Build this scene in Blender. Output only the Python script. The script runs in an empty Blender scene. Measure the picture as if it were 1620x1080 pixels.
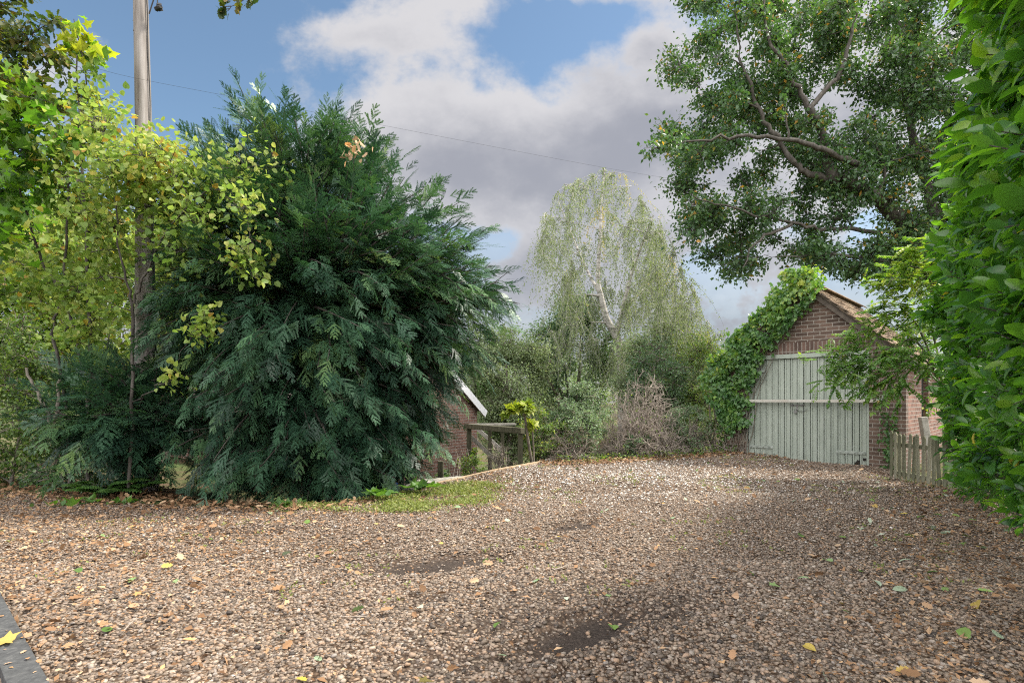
import bpy, math, numpy as np
from mathutils import Vector, Matrix
PI = math.pi
R = np.random.default_rng(11)
sc = bpy.context.scene
COL = sc.collection

# ------------------------------------------------------------------ camera, sky, sun, exposure
CZ, FP, CX, HY = 1.25, 900.0, 810.0, 633.0
cam = bpy.data.cameras.new('camera'); cam.lens = 20; cam.sensor_width = 36
cam.shift_y = (HY - 540) / 1620.0; cam.clip_start = 0.05; cam.clip_end = 2000
co = bpy.data.objects.new('camera', cam); COL.objects.link(co)
co.location = (0, 0, CZ); co.rotation_euler = (PI / 2, 0, 0)
sc.camera = co
sc.view_settings.view_transform = 'Standard'
sc.view_settings.look = 'None'
sc.view_settings.gamma = 1.0
sc.view_settings.use_curve_mapping = False
sc.view_settings.exposure = 1.28
try:
    sc.cycles.use_denoising = False; sc.cycles.denoiser = 'OPENIMAGEDENOISE'; sc.cycles.denoising_input_passes = 'RGB_ALBEDO_NORMAL'
    sc.cycles.filter_width = 1.1
    sc.cycles.max_bounces = 7; sc.cycles.diffuse_bounces = 4; sc.cycles.glossy_bounces = 2
    sc.cycles.transmission_bounces = 5; sc.cycles.transparent_max_bounces = 6
    sc.cycles.sample_clamp_indirect = 6.0
except Exception:
    pass

SUN_EL, SUN_AZ = math.radians(53), math.radians(80)      # azimuth from +Y towards +X
sd = Vector((math.sin(SUN_AZ) * math.cos(SUN_EL), math.cos(SUN_AZ) * math.cos(SUN_EL), math.sin(SUN_EL)))
sun = bpy.data.lights.new('sun', 'SUN'); sun.energy = 3.5; sun.angle = math.radians(7); sun.color = (1.0, 0.93, 0.82)
so = bpy.data.objects.new('sun', sun); COL.objects.link(so)
so.location = (30, 0, 40)
so.rotation_euler = (-sd).to_track_quat('-Z', 'Y').to_euler()

world = bpy.data.worlds.new('World'); sc.world = world; world.use_nodes = True
WT = world.node_tree; WT.nodes.clear()
def wn(t, **k):
    n = WT.nodes.new(t)
    for a, b in k.items(): setattr(n, a, b)
    return n
def wmath(op, a, b=None, c=None, clamp=False):
    n = wn('ShaderNodeMath', operation=op); n.use_clamp = clamp
    for i, v in enumerate((a, b, c)):
        if v is None: continue
        if isinstance(v, (int, float)): n.inputs[i].default_value = v
        else: WT.links.new(v, n.inputs[i])
    return n.outputs[0]
def build_world():
    sky = wn('ShaderNodeTexSky', sky_type='NISHITA', sun_disc=False)
    sky.sun_elevation = SUN_EL; sky.sun_rotation = SUN_AZ
    sky.air_density = 1.0; sky.dust_density = 0.6; sky.ozone_density = 2.2
    tc = wn('ShaderNodeTexCoord'); sp = wn('ShaderNodeSeparateXYZ')
    WT.links.new(tc.outputs['Generated'], sp.inputs[0])
    X, Y, Z = sp.outputs
    ya = wmath('ADD', wmath('ABSOLUTE', Y), 0.12)
    U = wmath('DIVIDE', X, ya); V = wmath('DIVIDE', Z, ya)      # the cloud deck, seen along +Y and mirrored behind
    def noise(scale, detail, rough, off, sy=1.0, dist=0.0):
        cb = wn('ShaderNodeCombineXYZ')
        WT.links.new(U, cb.inputs[0]); WT.links.new(wmath('MULTIPLY', V, sy), cb.inputs[1]); cb.inputs[2].default_value = off
        n = wn('ShaderNodeTexNoise'); n.inputs['Scale'].default_value = scale; n.inputs['Detail'].default_value = detail
        n.inputs['Roughness'].default_value = rough; n.inputs['Distortion'].default_value = dist
        WT.links.new(cb.outputs[0], n.inputs['Vector']); return n.outputs[0]
    def blob(px, py, a, b, amp):                                 # soft ellipse of cloud cover
        u0, v0 = (px - CX) / FP * 0.9, (HY - py) / FP * 0.9
        du = wmath('MULTIPLY', wmath('SUBTRACT', U, u0), FP / a); dv = wmath('MULTIPLY', wmath('SUBTRACT', V, v0), FP / b)
        e = wmath('ADD', wmath('MULTIPLY', du, du), wmath('MULTIPLY', dv, dv))
        return wmath('MULTIPLY', wmath('POWER', 2.718, wmath('MULTIPLY', e, -1.0)), amp)
    blobs = [(860, 275, 300, 150, 1.25), (640, 240, 150, 105, 0.7), (1250, 180, 260, 230, .85), (440, 90, 80, 38, .62), (600, 62, 100, 36, .62),
             (710, 18, 90, 32, .72), (455, 8, 60, 22, .5), (980, 2, 110, 18, .5), (1020, 85, 55, 36, .4), (900, 55, 110, 40, -.5), (540, 150, 40, 60, -.3), (350, 120, 120, 150, -.5), (150, 60, 150, 150, -.3),
             (840, 440, 120, 60, .35), (1180, 470, 120, 40, .35), (1500, 100, 300, 300, .5), (180, 330, 130, 130, .5), (60, 60, 70, 120, .35),
             (800, 620, 1500, 90, .5), (790, 385, 45, 26, -.55), (1150, 440, 60, 42, -.5)]
    f = None
    for b in blobs:
        v = blob(*b); f = v if f is None else wmath('ADD', f, v)
    n1 = noise(3.6, 11, .58, 5.3, 1.35, .15); n2 = noise(11, 6, .6, 7.7, 1.1)
    dens = wmath('ADD', f, wmath('ADD', wmath('MULTIPLY', wmath('SUBTRACT', n1, .5), 2.9), wmath('MULTIPLY', wmath('SUBTRACT', n2, .5), 1.4)))
    mr = wn('ShaderNodeMapRange', interpolation_type='SMOOTHSTEP'); mr.inputs[1].default_value = .20; mr.inputs[2].default_value = .85
    WT.links.new(dens, mr.inputs[0]); mask = wmath('MULTIPLY', mr.outputs[0], .93)
    # cloud body: bright thin tops, grey-violet where the cloud is thick and seen from below
    thick = wmath('SUBTRACT', dens, .55)
    n3 = noise(3.0, 7, .55, 12.3, 1.7)
    low = wmath('SUBTRACT', .50, V)
    sh = wmath('ADD', wmath('MULTIPLY', thick, .42), wmath('ADD', wmath('MULTIPLY', low, 1.1), wmath('MULTIPLY', wmath('SUBTRACT', n3, .5), 1.5)))
    mr2 = wn('ShaderNodeMapRange', interpolation_type='SMOOTHSTEP'); mr2.inputs[1].default_value = -.05; mr2.inputs[2].default_value = .75
    WT.links.new(sh, mr2.inputs[0])
    cr = wn('ShaderNodeMixRGB'); cr.inputs[1].default_value = (3.1, 3.02, 3.06, 1); cr.inputs[2].default_value = (1.62, 1.63, 1.82, 1)
    WT.links.new(mr2.outputs[0], cr.inputs[0])
    skyc = wn('ShaderNodeMixRGB', blend_type='MULTIPLY'); skyc.inputs[0].default_value = 1; skyc.inputs[2].default_value = (.74, .76, .70, 1)
    WT.links.new(sky.outputs[0], skyc.inputs[1])
    # unseen cloud behind the camera, boosted in brightness to fill the shaded fronts
    back = wn('ShaderNodeMapRange', interpolation_type='SMOOTHSTEP'); back.inputs[1].default_value = .25; back.inputs[2].default_value = -.35
    back.inputs[3].default_value = 1; back.inputs[4].default_value = 4.2; WT.links.new(wmath('SUBTRACT', Y, wmath('MULTIPLY', Z, .35)), back.inputs[0])
    back.inputs[4].default_value = 4.8
    cb2 = wn('ShaderNodeVectorMath', operation='SCALE'); WT.links.new(cr.outputs[0], cb2.inputs[0]); WT.links.new(back.outputs[0], cb2.inputs['Scale'])
    mask = wmath('MAXIMUM', mask, wmath('MULTIPLY', wmath('SUBTRACT', back.outputs[0], 1.0), .27))
    hz = wn('ShaderNodeMapRange', interpolation_type='SMOOTHSTEP'); hz.inputs[1].default_value = .42; hz.inputs[2].default_value = .05; hz.inputs[3].default_value = 0; hz.inputs[4].default_value = .85
    WT.links.new(V, hz.inputs[0]); mask = wmath('MAXIMUM', mask, hz.outputs[0])
    mx = wn('ShaderNodeMixRGB'); WT.links.new(mask, mx.inputs[0]); WT.links.new(skyc.outputs[0], mx.inputs[1]); WT.links.new(cb2.outputs[0], mx.inputs[2])
    bg = wn('ShaderNodeBackground'); bg.inputs['Strength'].default_value = 0.10
    WT.links.new(mx.outputs[0], bg.inputs[0])
    out = wn('ShaderNodeOutputWorld'); WT.links.new(bg.outputs[0], out.inputs[0])
build_world()

# ------------------------------------------------------------------ helpers
def P(px, py, Y):
    """world point that lies Y metres ahead where the survey of the photograph puts (px, py)"""
    return np.array([(px - CX) / FP * Y, Y, CZ - (py - HY) / FP * Y])
def unit(v):
    v = np.asarray(v, float); n = np.linalg.norm(v, axis=-1, keepdims=True); return v / np.maximum(n, 1e-9)
def rvec(n): return unit(R.normal(size=(n, 3)))
def sstep(a, b, x):
    t = np.clip((np.asarray(x, float) - a) / (b - a), 0, 1); return t * t * (3 - 2 * t)

class Geo:
    def __init__(s): s.V, s.F, s.T, s.n = [], [], [], 0
    def add(s, V, F, t=None):
        V = np.asarray(V, float).reshape(-1, 3); F = np.asarray(F, int)
        if F.size == 0: return
        if F.shape[1] == 4: F = np.concatenate([F[:, [0, 1, 2]], F[:, [0, 2, 3]]]); t = None if t is None else (np.tile(t, 2) if np.ndim(t) else t)
        s.V.append(V); s.F.append(F + s.n); s.n += len(V)
        s.T.append(np.broadcast_to(np.asarray(.5 if t is None else t, float), (len(F),)))
    def box(s, c, size, M=None, t=.5):
        v = np.array([[x, y, z] for x in (-.5, .5) for y in (-.5, .5) for z in (-.5, .5)]) * np.asarray(size, float)
        if M is not None: v = v @ np.asarray(M, float).T
        f = [[0, 1, 3, 2], [4, 6, 7, 5], [0, 4, 5, 1], [2, 3, 7, 6], [0, 2, 6, 4], [1, 5, 7, 3]]
        s.add(v + np.asarray(c, float), f, t)
    def tube(s, pts, rad, n=6, t=.5, cap=True):
        pts = np.asarray(pts, float); k = len(pts); rad = np.broadcast_to(np.asarray(rad, float), (k,))
        d = unit(np.gradient(pts, axis=0)); up = np.array([0, 0, 1.]) if abs(d[0][2]) < .9 else np.array([1., 0, 0])
        a = unit(np.cross(d, up)); b = np.cross(d, a)
        th = np.arange(n) / n * 2 * PI
        V = pts[:, None] + rad[:, None, None] * (np.cos(th)[None, :, None] * a[:, None] + np.sin(th)[None, :, None] * b[:, None])
        i = np.arange(k - 1)[:, None] * n; j = np.arange(n)[None]; j2 = (j + 1) % n
        F = np.stack([i + j, i + j2, i + n + j2, i + n + j], -1).reshape(-1, 4)
        V = V.reshape(-1, 3)
        s.add(V, F, t)
        if cap:
            e = np.concatenate([V[-n:], pts[-1:]]); s.add(e, [[q, (q + 1) % n, n] for q in range(n)], t)
            e = np.concatenate([V[:n], pts[:1]]); s.add(e, [[(q + 1) % n, q, n] for q in range(n)], t)
    def inst(s, tv, tf, pos, X, Yv, Z, scale, tint):
        """many placed copies of a small template, tint one number per copy"""
        n = len(pos); sc_ = np.asarray(scale, float); sc_ = np.broadcast_to(sc_.reshape(n, -1) if sc_.ndim else sc_, (n, 3))
        A = np.stack([X * sc_[:, :1], Yv * sc_[:, 1:2], Z * sc_[:, 2:3]], 1)
        V = np.einsum('kj,njc->nkc', tv, A) + pos[:, None]
        F = tf[None] + (np.arange(n) * len(tv))[:, None, None]
        s.add(V.reshape(-1, 3), F.reshape(-1, 3), np.repeat(np.broadcast_to(tint, (n,)), len(tf)))
    def build(s, name, mat, parent=None, smooth=False):
        V = np.concatenate(s.V).astype(np.float32); F = np.concatenate(s.F).astype(np.int32); T = np.concatenate(s.T).astype(np.float32)
        me = bpy.data.meshes.new(name)
        me.vertices.add(len(V)); me.vertices.foreach_set('co', V.ravel())
        me.loops.add(F.size); me.loops.foreach_set('vertex_index', F.ravel())
        me.polygons.add(len(F)); me.polygons.foreach_set('loop_start', np.arange(0, F.size, 3, dtype=np.int32))
        try: me.polygons.foreach_set('loop_total', np.full(len(F), 3, np.int32))
        except Exception: pass
        me.polygons.foreach_set('use_smooth', np.full(len(F), bool(smooth)))
        at = me.attributes.new('tint', 'FLOAT', 'FACE'); at.data.foreach_set('value', T)
        me.materials.append(mat); me.update(calc_edges=True)
        o = bpy.data.objects.new(name, me); COL.objects.link(o)
        if parent is not None: o.parent = parent
        return o

def tag(o, label, cat=None, group=None, kind=None):
    o['label'] = label
    if cat: o['category'] = cat
    if group: o['group'] = group
    if kind: o['kind'] = kind
    return o
def struct(o): o['kind'] = 'structure'; return o
def thing(name, label, cat, loc=(0, 0, 0), rz=0, group=None):
    o = bpy.data.objects.new(name, None); COL.objects.link(o); o.location = loc; o.rotation_euler = (0, 0, rz); o.empty_display_size = .2
    return tag(o, label, cat, group)
def root_at(name, label, cat, loc, group=None):
    """an Empty at a plant's foot; its parts are built in world coordinates and moved under it"""
    return thing(name, label, cat, tuple(float(q) for q in loc), 0, group)
def under(o, root):
    o.parent = root; o.matrix_parent_inverse = Matrix.Translation(-Vector(root.location)); return o

# ------------------------------------------------------------------ materials
def mat_new(name):
    m = bpy.data.materials.new(name); m.use_nodes = True; nt = m.node_tree; nt.nodes.clear()
    out = nt.nodes.new('ShaderNodeOutputMaterial'); bs = nt.nodes.new('ShaderNodeBsdfPrincipled'); nt.links.new(bs.outputs[0], out.inputs[0])
    return m, nt, bs, out
def N(nt, t, **k):
    n = nt.nodes.new(t)
    for a, b in k.items():
        if a == 'ins':
            for i, v in b.items(): n.inputs[i].default_value = v
        else: setattr(n, a, b)
    return n
def ramp(nt, src, stops, interp='LINEAR'):
    r = nt.nodes.new('ShaderNodeValToRGB'); r.color_ramp.interpolation = interp
    e = r.color_ramp.elements
    while len(e) < len(stops): e.new(.5)
    for q, (p, c) in zip(e, stops): q.position = p; q.color = (*c, 1)
    nt.links.new(src, r.inputs[0]); return r.outputs[0]
def leaf_mat(name, stops, trans=.45, rough=.5, spec=.4, tboost=(1.5, 1.7, .5)):
    m, nt, bs, out = mat_new(name)
    at = N(nt, 'ShaderNodeAttribute', attribute_name='tint')
    c = ramp(nt, at.outputs['Fac'], stops)
    nt.links.new(c, bs.inputs['Base Color']); bs.inputs['Roughness'].default_value = rough; bs.inputs['Specular IOR Level'].default_value = spec
    tb = N(nt, 'ShaderNodeMixRGB', blend_type='MULTIPLY', ins={0: 1.0, 2: (*tboost, 1)}); nt.links.new(c, tb.inputs[1])
    tr = N(nt, 'ShaderNodeBsdfTranslucent'); nt.links.new(tb.outputs[0], tr.inputs[0])
    mx = N(nt, 'ShaderNodeMixShader', ins={0: trans}); nt.links.new(bs.outputs[0], mx.inputs[1]); nt.links.new(tr.outputs[0], mx.inputs[2])
    nt.links.new(mx.outputs[0], out.inputs[0]); return m
def rough_mat(name, stops, scale=8, stretch=(1, 1, 1), detail=6, rough=.85, bump=.4, bdist=.02, spec=.25, use_tint=0.0, metal=0):
    """noise-coloured rough surface: bark, wood, soil, stone, painted metal"""
    m, nt, bs, out = mat_new(name)
    tc = N(nt, 'ShaderNodeTexCoord'); mp = N(nt, 'ShaderNodeMapping', ins={3: stretch}); nt.links.new(tc.outputs['Object'], mp.inputs[0])
    no = N(nt, 'ShaderNodeTexNoise', ins={'Scale': scale, 'Detail': detail, 'Roughness': .62}); nt.links.new(mp.outputs[0], no.inputs['Vector'])
    src = no.outputs[0]
    if use_tint:
        at = N(nt, 'ShaderNodeAttribute', attribute_name='tint')
        a = N(nt, 'ShaderNodeMath', operation='SUBTRACT', ins={1: .5}); nt.links.new(at.outputs['Fac'], a.inputs[0])
        b = N(nt, 'ShaderNodeMath', operation='MULTIPLY_ADD', ins={1: use_tint}); nt.links.new(a.outputs[0], b.inputs[0]); nt.links.new(src, b.inputs[2]); src = b.outputs[0]
    nt.links.new(ramp(nt, src, stops), bs.inputs['Base Color'])
    bs.inputs['Roughness'].default_value = rough; bs.inputs['Specular IOR Level'].default_value = spec; bs.inputs['Metallic'].default_value = metal
    if bump:
        bp = N(nt, 'ShaderNodeBump', ins={'Strength': bump, 'Distance': bdist}); nt.links.new(no.outputs[0], bp.inputs['Height']); nt.links.new(bp.outputs[0], bs.inputs['Normal'])
    return m
def brick_mat(name, c1, c2, mortar, soldier=False):
    m, nt, bs, out = mat_new(name)
    tc = N(nt, 'ShaderNodeTexCoord'); sp = N(nt, 'ShaderNodeSeparateXYZ'); nt.links.new(tc.outputs['Object'], sp.inputs[0])
    ad = N(nt, 'ShaderNodeMath', operation='ADD'); nt.links.new(sp.outputs[0], ad.inputs[0]); nt.links.new(sp.outputs[1], ad.inputs[1])
    cb = N(nt, 'ShaderNodeCombineXYZ')
    a, b = (ad.outputs[0], sp.outputs[2]) if not soldier else (sp.outputs[2], ad.outputs[0])
    nt.links.new(a, cb.inputs[0]); nt.links.new(b, cb.inputs[1])
    n0 = N(nt, 'ShaderNodeTexNoise', ins={'Scale': 9, 'Detail': 3}); nt.links.new(tc.outputs['Object'], n0.inputs['Vector'])
    dv = N(nt, 'ShaderNodeMixRGB', blend_type='ADD', ins={0: .012}); nt.links.new(cb.outputs[0], dv.inputs[1]); nt.links.new(n0.outputs['Color'], dv.inputs[2])
    br = N(nt, 'ShaderNodeTexBrick', ins={'Scale': 1, 'Mortar Size': .0085, 'Mortar Smooth': .2, 'Bias': 0, 'Brick Width': .225, 'Row Height': .075,
                                         'Color1': (0, 0, 0, 1), 'Color2': (1, 1, 1, 1), 'Mortar': (.5, .5, .5, 1)})
    if soldier: br.offset = 0.0
    nt.links.new(dv.outputs[0], br.inputs['Vector'])
    no = N(nt, 'ShaderNodeTexNoise', ins={'Scale': 22, 'Detail': 7, 'Roughness': .65}); nt.links.new(tc.outputs['Object'], no.inputs['Vector'])
    big = N(nt, 'ShaderNodeTexNoise', ins={'Scale': 1.6, 'Detail': 5, 'Roughness': .6}); nt.links.new(tc.outputs['Object'], big.inputs['Vector'])
    mixv = N(nt, 'ShaderNodeMixRGB', blend_type='MIX', ins={0: .45}); nt.links.new(br.outputs['Color'], mixv.inputs[1]); nt.links.new(no.outputs[0], mixv.inputs[2])
    bc = ramp(nt, mixv.outputs[0], [(.12, c1), (.5, tuple((x + y) / 2 for x, y in zip(c1, c2))), (.85, c2)])
    st = ramp(nt, big.outputs[0], [(.3, (.62, .62, .6)), (.6, (1, 1, 1)), (.8, (1.15, 1.1, 1.05))])
    mu = N(nt, 'ShaderNodeMixRGB', blend_type='MULTIPLY', ins={0: 1}); nt.links.new(bc, mu.inputs[1]); nt.links.new(st, mu.inputs[2])
    mo = ramp(nt, no.outputs[0], [(.3, tuple(x * .6 for x in mortar)), (.7, mortar)])
    fin = N(nt, 'ShaderNodeMixRGB'); nt.links.new(br.outputs['Fac'], fin.inputs[0]); nt.links.new(mu.outputs[0], fin.inputs[1]); nt.links.new(mo, fin.inputs[2])
    nt.links.new(fin.outputs[0], bs.inputs['Base Color']); bs.inputs['Roughness'].default_value = .9; bs.inputs['Specular IOR Level'].default_value = .2
    h = N(nt, 'ShaderNodeMath', operation='MULTIPLY_ADD', ins={1: -.8}); nt.links.new(br.outputs['Fac'], h.inputs[0]); nt.links.new(no.outputs[0], h.inputs[2])
    bp = N(nt, 'ShaderNodeBump', ins={'Strength': .6, 'Distance': .008}); nt.links.new(h.outputs[0], bp.inputs['Height']); nt.links.new(bp.outputs[0], bs.inputs['Normal'])
    return m

M = {}
M['yew'] = leaf_mat('yew_needles', [(0, (.014, .040, .024)), (.30, (.030, .080, .044)), (.58, (.058, .135, .068)), (.82, (.105, .195, .075)), (.97, (.17, .26, .08)), (1, (.40, .20, .08))], .18, .42, .45, (1.1, 1.35, .6))
M['lime'] = leaf_mat('lime_leaf', [(0, (.085, .170, .032)), (.35, (.165, .275, .050)), (.65, (.28, .375, .080)), (.90, (.42, .44, .11)), (.98, (.50, .40, .05)), (1, (.42, .26, .05))], .52, .5, .45, (1.02, 1.08, .75))
M['maple'] = leaf_mat('maple_leaf', [(0, (.040, .105, .018)), (.5, (.085, .18, .026)), (.8, (.16, .26, .035)), (1, (.36, .36, .05))], .5, .45, .45, (1.5, 1.7, .5))
M['oakl'] = leaf_mat('oak_leaf', [(0, (.034, .080, .036)), (.45, (.060, .122, .052)), (.8, (.095, .17, .062)), (.93, (.14, .18, .05)), (.965, (.34, .25, .06)), (1, (.40, .22, .04))], .35, .42, .5, (1.4, 1.6, .6))
M['oakbrown'] = leaf_mat('turning_oak_leaf', [(0, (.03, .06, .02)), (.5, (.08, .10, .03)), (.8, (.18, .13, .04)), (1, (.30, .16, .04))], .4, .5, .4)
M['birchl'] = leaf_mat('birch_leaf', [(0, (.13, .17, .10)), (.5, (.215, .265, .16)), (.84, (.30, .34, .20)), (.92, (.42, .37, .15)), (1, (.50, .38, .12))], .45, .5, .35, (1.25, 1.3, .6))
M['willow'] = leaf_mat('willow_leaf', [(0, (.13, .18, .095)), (.5, (.21, .27, .145)), (1, (.32, .37, .20))], .4, .55, .3, (1.2, 1.3, .7))
M['darkl'] = leaf_mat('dark_leaf', [(0, (.050, .095, .052)), (.5, (.095, .16, .082)), (1, (.16, .23, .11))], .35, .5, .4)
M['midl'] = leaf_mat('shrub_leaf', [(0, (.055, .11, .034)), (.5, (.115, .19, .055)), (.85, (.21, .28, .075)), (1, (.30, .30, .06))], .42, .5, .4, (1.4, 1.5, .5))
M['greyl'] = leaf_mat('grey_green_leaf', [(0, (.10, .16, .085)), (.5, (.17, .25, .14)), (1, (.28, .35, .22))], .4, .55, .3, (1.1, 1.2, .7))
M['laurel'] = leaf_mat('laurel_leaf', [(0, (.028, .085, .028)), (.45, (.060, .155, .038)), (.8, (.125, .255, .04)), (.96, (.24, .37, .055)), (1, (.36, .30, .07))], .45, .27, .55, (1.9, 2.1, .45))
M['ivy'] = leaf_mat('ivy_leaf', [(0, (.030, .085, .026)), (.45, (.075, .175, .040)), (.8, (.17, .28, .05)), (1, (.34, .38, .07))], .34, .38, .5, (1.4, 1.6, .5))
M['wist'] = leaf_mat('wisteria_leaf', [(0, (.055, .14, .034)), (.5, (.12, .23, .050)), (.85, (.24, .33, .055)), (1, (.40, .42, .07))], .42, .45, .4, (1.4, 1.6, .5))
M['fig'] = leaf_mat('yellow_leaf', [(0, (.16, .25, .035)), (1, (.34, .37, .05))], .45, .5, .4, (1.2, 1.25, .5))
M['dryl'] = leaf_mat('dead_leaf', [(0, (.10, .055, .030)), (.4, (.20, .115, .06)), (.7, (.33, .20, .11)), (.9, (.45, .33, .21)), (1, (.52, .26, .08))], .15, .8, .15, (1, 1, 1))
M['litter'] = leaf_mat('fallen_leaf', [(0, (.07, .13, .03)), (.28, (.16, .25, .06)), (.42, (.24, .32, .20)), (.60, (.42, .46, .36)), (.72, (.42, .34, .06)), (.86, (.36, .20, .10)), (1, (.46, .33, .22))], .2, .6, .25, (1, 1, 1))
M['grassl'] = leaf_mat('clover_leaf', [(0, (.12, .14, .04)), (.5, (.20, .24, .07)), (.85, (.30, .32, .11)), (1, (.40, .33, .18))], .4, .6, .3, (1.2, 1.3, .6))
M['herb'] = leaf_mat('herb_leaf', [(0, (.05, .12, .03)), (1, (.14, .25, .06))], .4, .5, .4)
M['twig'] = rough_mat('grey_twig', [(.3, (.15, .125, .10)), (.7, (.32, .275, .23))], 20, use_tint=.6)
M['bark'] = rough_mat('brown_bark', [(.3, (.040, .035, .030)), (.55, (.085, .076, .064)), (.75, (.15, .138, .118))], 14, (1, 1, .25), bump=.9, bdist=.03)
M['barkgrey'] = rough_mat('grey_bark', [(.3, (.09, .08, .065)), (.55, (.17, .15, .12)), (.75, (.26, .23, .18))], 14, (1, 1, .25), bump=.8, bdist=.02)
M['birchb'] = rough_mat('birch_bark', [(.36, (.10, .09, .08)), (.48, (.36, .34, .31)), (.7, (.55, .53, .49))], 3, (.6, .6, 3), bump=.3)
M['pole'] = rough_mat('weathered_pole', [(.28, (.08, .068, .058)), (.42, (.17, .150, .133)), (.58, (.275, .252, .232)), (.78, (.37, .350, .33))], 11, (1, 1, .07), bump=.5, bdist=.01)
M['knot'] = rough_mat('pole_knot', [(.3, (.07, .05, .04)), (.7, (.16, .12, .09))], 20)
M['wire'] = rough_mat('dark_wire', [(.3, (.03, .03, .03)), (.7, (.05, .05, .05))], 20, bump=0)
M['wirew'] = rough_mat('pale_wire', [(.3, (.42, .40, .37)), (.7, (.55, .53, .5))], 20, bump=0)
M['oldwood'] = rough_mat('old_timber', [(.3, (.045, .044, .028)), (.5, (.08, .078, .048)), (.75, (.14, .13, .088))], 12, (1, 1, .3), use_tint=.4, bump=.6)
M['greywood'] = rough_mat('grey_plank', [(.3, (.20, .19, .16)), (.7, (.38, .36, .31))], 12, (1, .3, 1), use_tint=.5, bump=.5)
M['picket'] = rough_mat('mossy_picket', [(.28, (.12, .125, .075)), (.5, (.235, .23, .155)), (.75, (.36, .34, .25))], 11, (1, 1, .22), use_tint=.45, bump=.5)
M['edging'] = rough_mat('edging_board', [(.3, (.25, .175, .105)), (.7, (.43, .33, .22))], 8, (1, .2, 1), use_tint=.3, bump=.4)
M['brick'] = brick_mat('brown_brick', (.066, .048, .039), (.19, .128, .098), (.31, .28, .24))
M['soldier'] = brick_mat('soldier_brick', (.080, .055, .045), (.175, .112, .088), (.31, .28, .24), True)
M['brickred'] = brick_mat('orange_brick', (.13, .072, .056), (.29, .165, .125), (.33, .29, .25))
M['tile'] = rough_mat('mossy_tile', [(.25, (.055, .045, .032)), (.45, (.15, .105, .070)), (.62, (.24, .175, .115)), (.8, (.33, .27, .18))], 9, use_tint=.55, bump=.6)
M['tilegrey'] = rough_mat('lichen_tile', [(.25, (.10, .085, .08)), (.5, (.22, .19, .175)), (.8, (.36, .32, .29))], 9, use_tint=.5, bump=.5)
M['door'] = rough_mat('sage_paint', [(.0, (.04, .043, .037)), (.20, (.165, .188, .155)), (.34, (.270, .308, .260)), (.65, (.325, .366, .310)), (.85, (.38, .415, .358))], 7, (1.2, 1.2, .35), rough=.6, spec=.35, bump=.15, use_tint=.22)
M['doorpatch'] = rough_mat('sage_paint_worn', [(.3, (.16, .185, .155)), (.5, (.29, .325, .285)), (.75, (.37, .40, .36))], 16, (1, 1, 1), rough=.6, spec=.35, bump=.3)
M['rustbar'] = rough_mat('rust_streaked_bar', [(.36, (.28, .17, .10)), (.44, (.38, .35, .29)), (.7, (.46, .46, .41))], 2.2, (1, 1, 1), rough=.55, spec=.4, bump=.15)
M['steel'] = rough_mat('dull_steel', [(.3, (.10, .10, .095)), (.7, (.26, .26, .25))], 30, rough=.45, spec=.5, bump=.1, metal=.5)
M['brass'] = rough_mat('padlock_brass', [(.3, (.45, .33, .12)), (.7, (.62, .48, .20))], 30, rough=.4, spec=.5, bump=0, metal=.6)
M['darkwood'] = rough_mat('dark_verge', [(.3, (.05, .042, .034)), (.7, (.12, .10, .08))], 12, bump=.4)
M['white'] = rough_mat('white_board', [(.3, (.70, .70, .70)), (.7, (.82, .82, .82))], 6, bump=.1)
M['blue'] = rough_mat('blue_plastic', [(.3, (.03, .08, .25)), (.7, (.06, .14, .38))], 8, bump=.1)
M['dark'] = rough_mat('dark_inside', [(.3, (.015, .014, .012)), (.7, (.03, .028, .024))], 8, bump=.1)
M['kerb'] = rough_mat('dark_kerb_stone', [(.3, (.035, .036, .037)), (.55, (.060, .062, .062)), (.8, (.11, .11, .105))], 30, detail=9, bump=.35, bdist=.004)
M['stone'] = rough_mat('pale_stone', [(.3, (.22, .21, .19)), (.7, (.38, .365, .335))], 14, bump=.4)

def pebble_mat():
    m, nt, bs, out = mat_new('river_gravel')
    at = N(nt, 'ShaderNodeAttribute', attribute_name='tint')
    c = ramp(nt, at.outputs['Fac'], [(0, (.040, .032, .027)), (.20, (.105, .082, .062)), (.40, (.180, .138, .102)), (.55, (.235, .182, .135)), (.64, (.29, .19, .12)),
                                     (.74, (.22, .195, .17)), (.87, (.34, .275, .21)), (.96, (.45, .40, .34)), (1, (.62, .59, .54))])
    tc = N(nt, 'ShaderNodeTexCoord'); no = N(nt, 'ShaderNodeTexNoise', ins={'Scale': 130, 'Detail': 3}); nt.links.new(tc.outputs['Object'], no.inputs['Vector'])
    v = ramp(nt, no.outputs[0], [(.3, (.72, .72, .72)), (.7, (1.12, 1.12, 1.12))])
    mu = N(nt, 'ShaderNodeMixRGB', blend_type='MULTIPLY', ins={0: 1}); nt.links.new(c, mu.inputs[1]); nt.links.new(v, mu.inputs[2])
    nt.links.new(mu.outputs[0], bs.inputs['Base Color']); bs.inputs['Roughness'].default_value = .62; bs.inputs['Specular IOR Level'].default_value = .3
    return m
M['pebble'] = pebble_mat()
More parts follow.
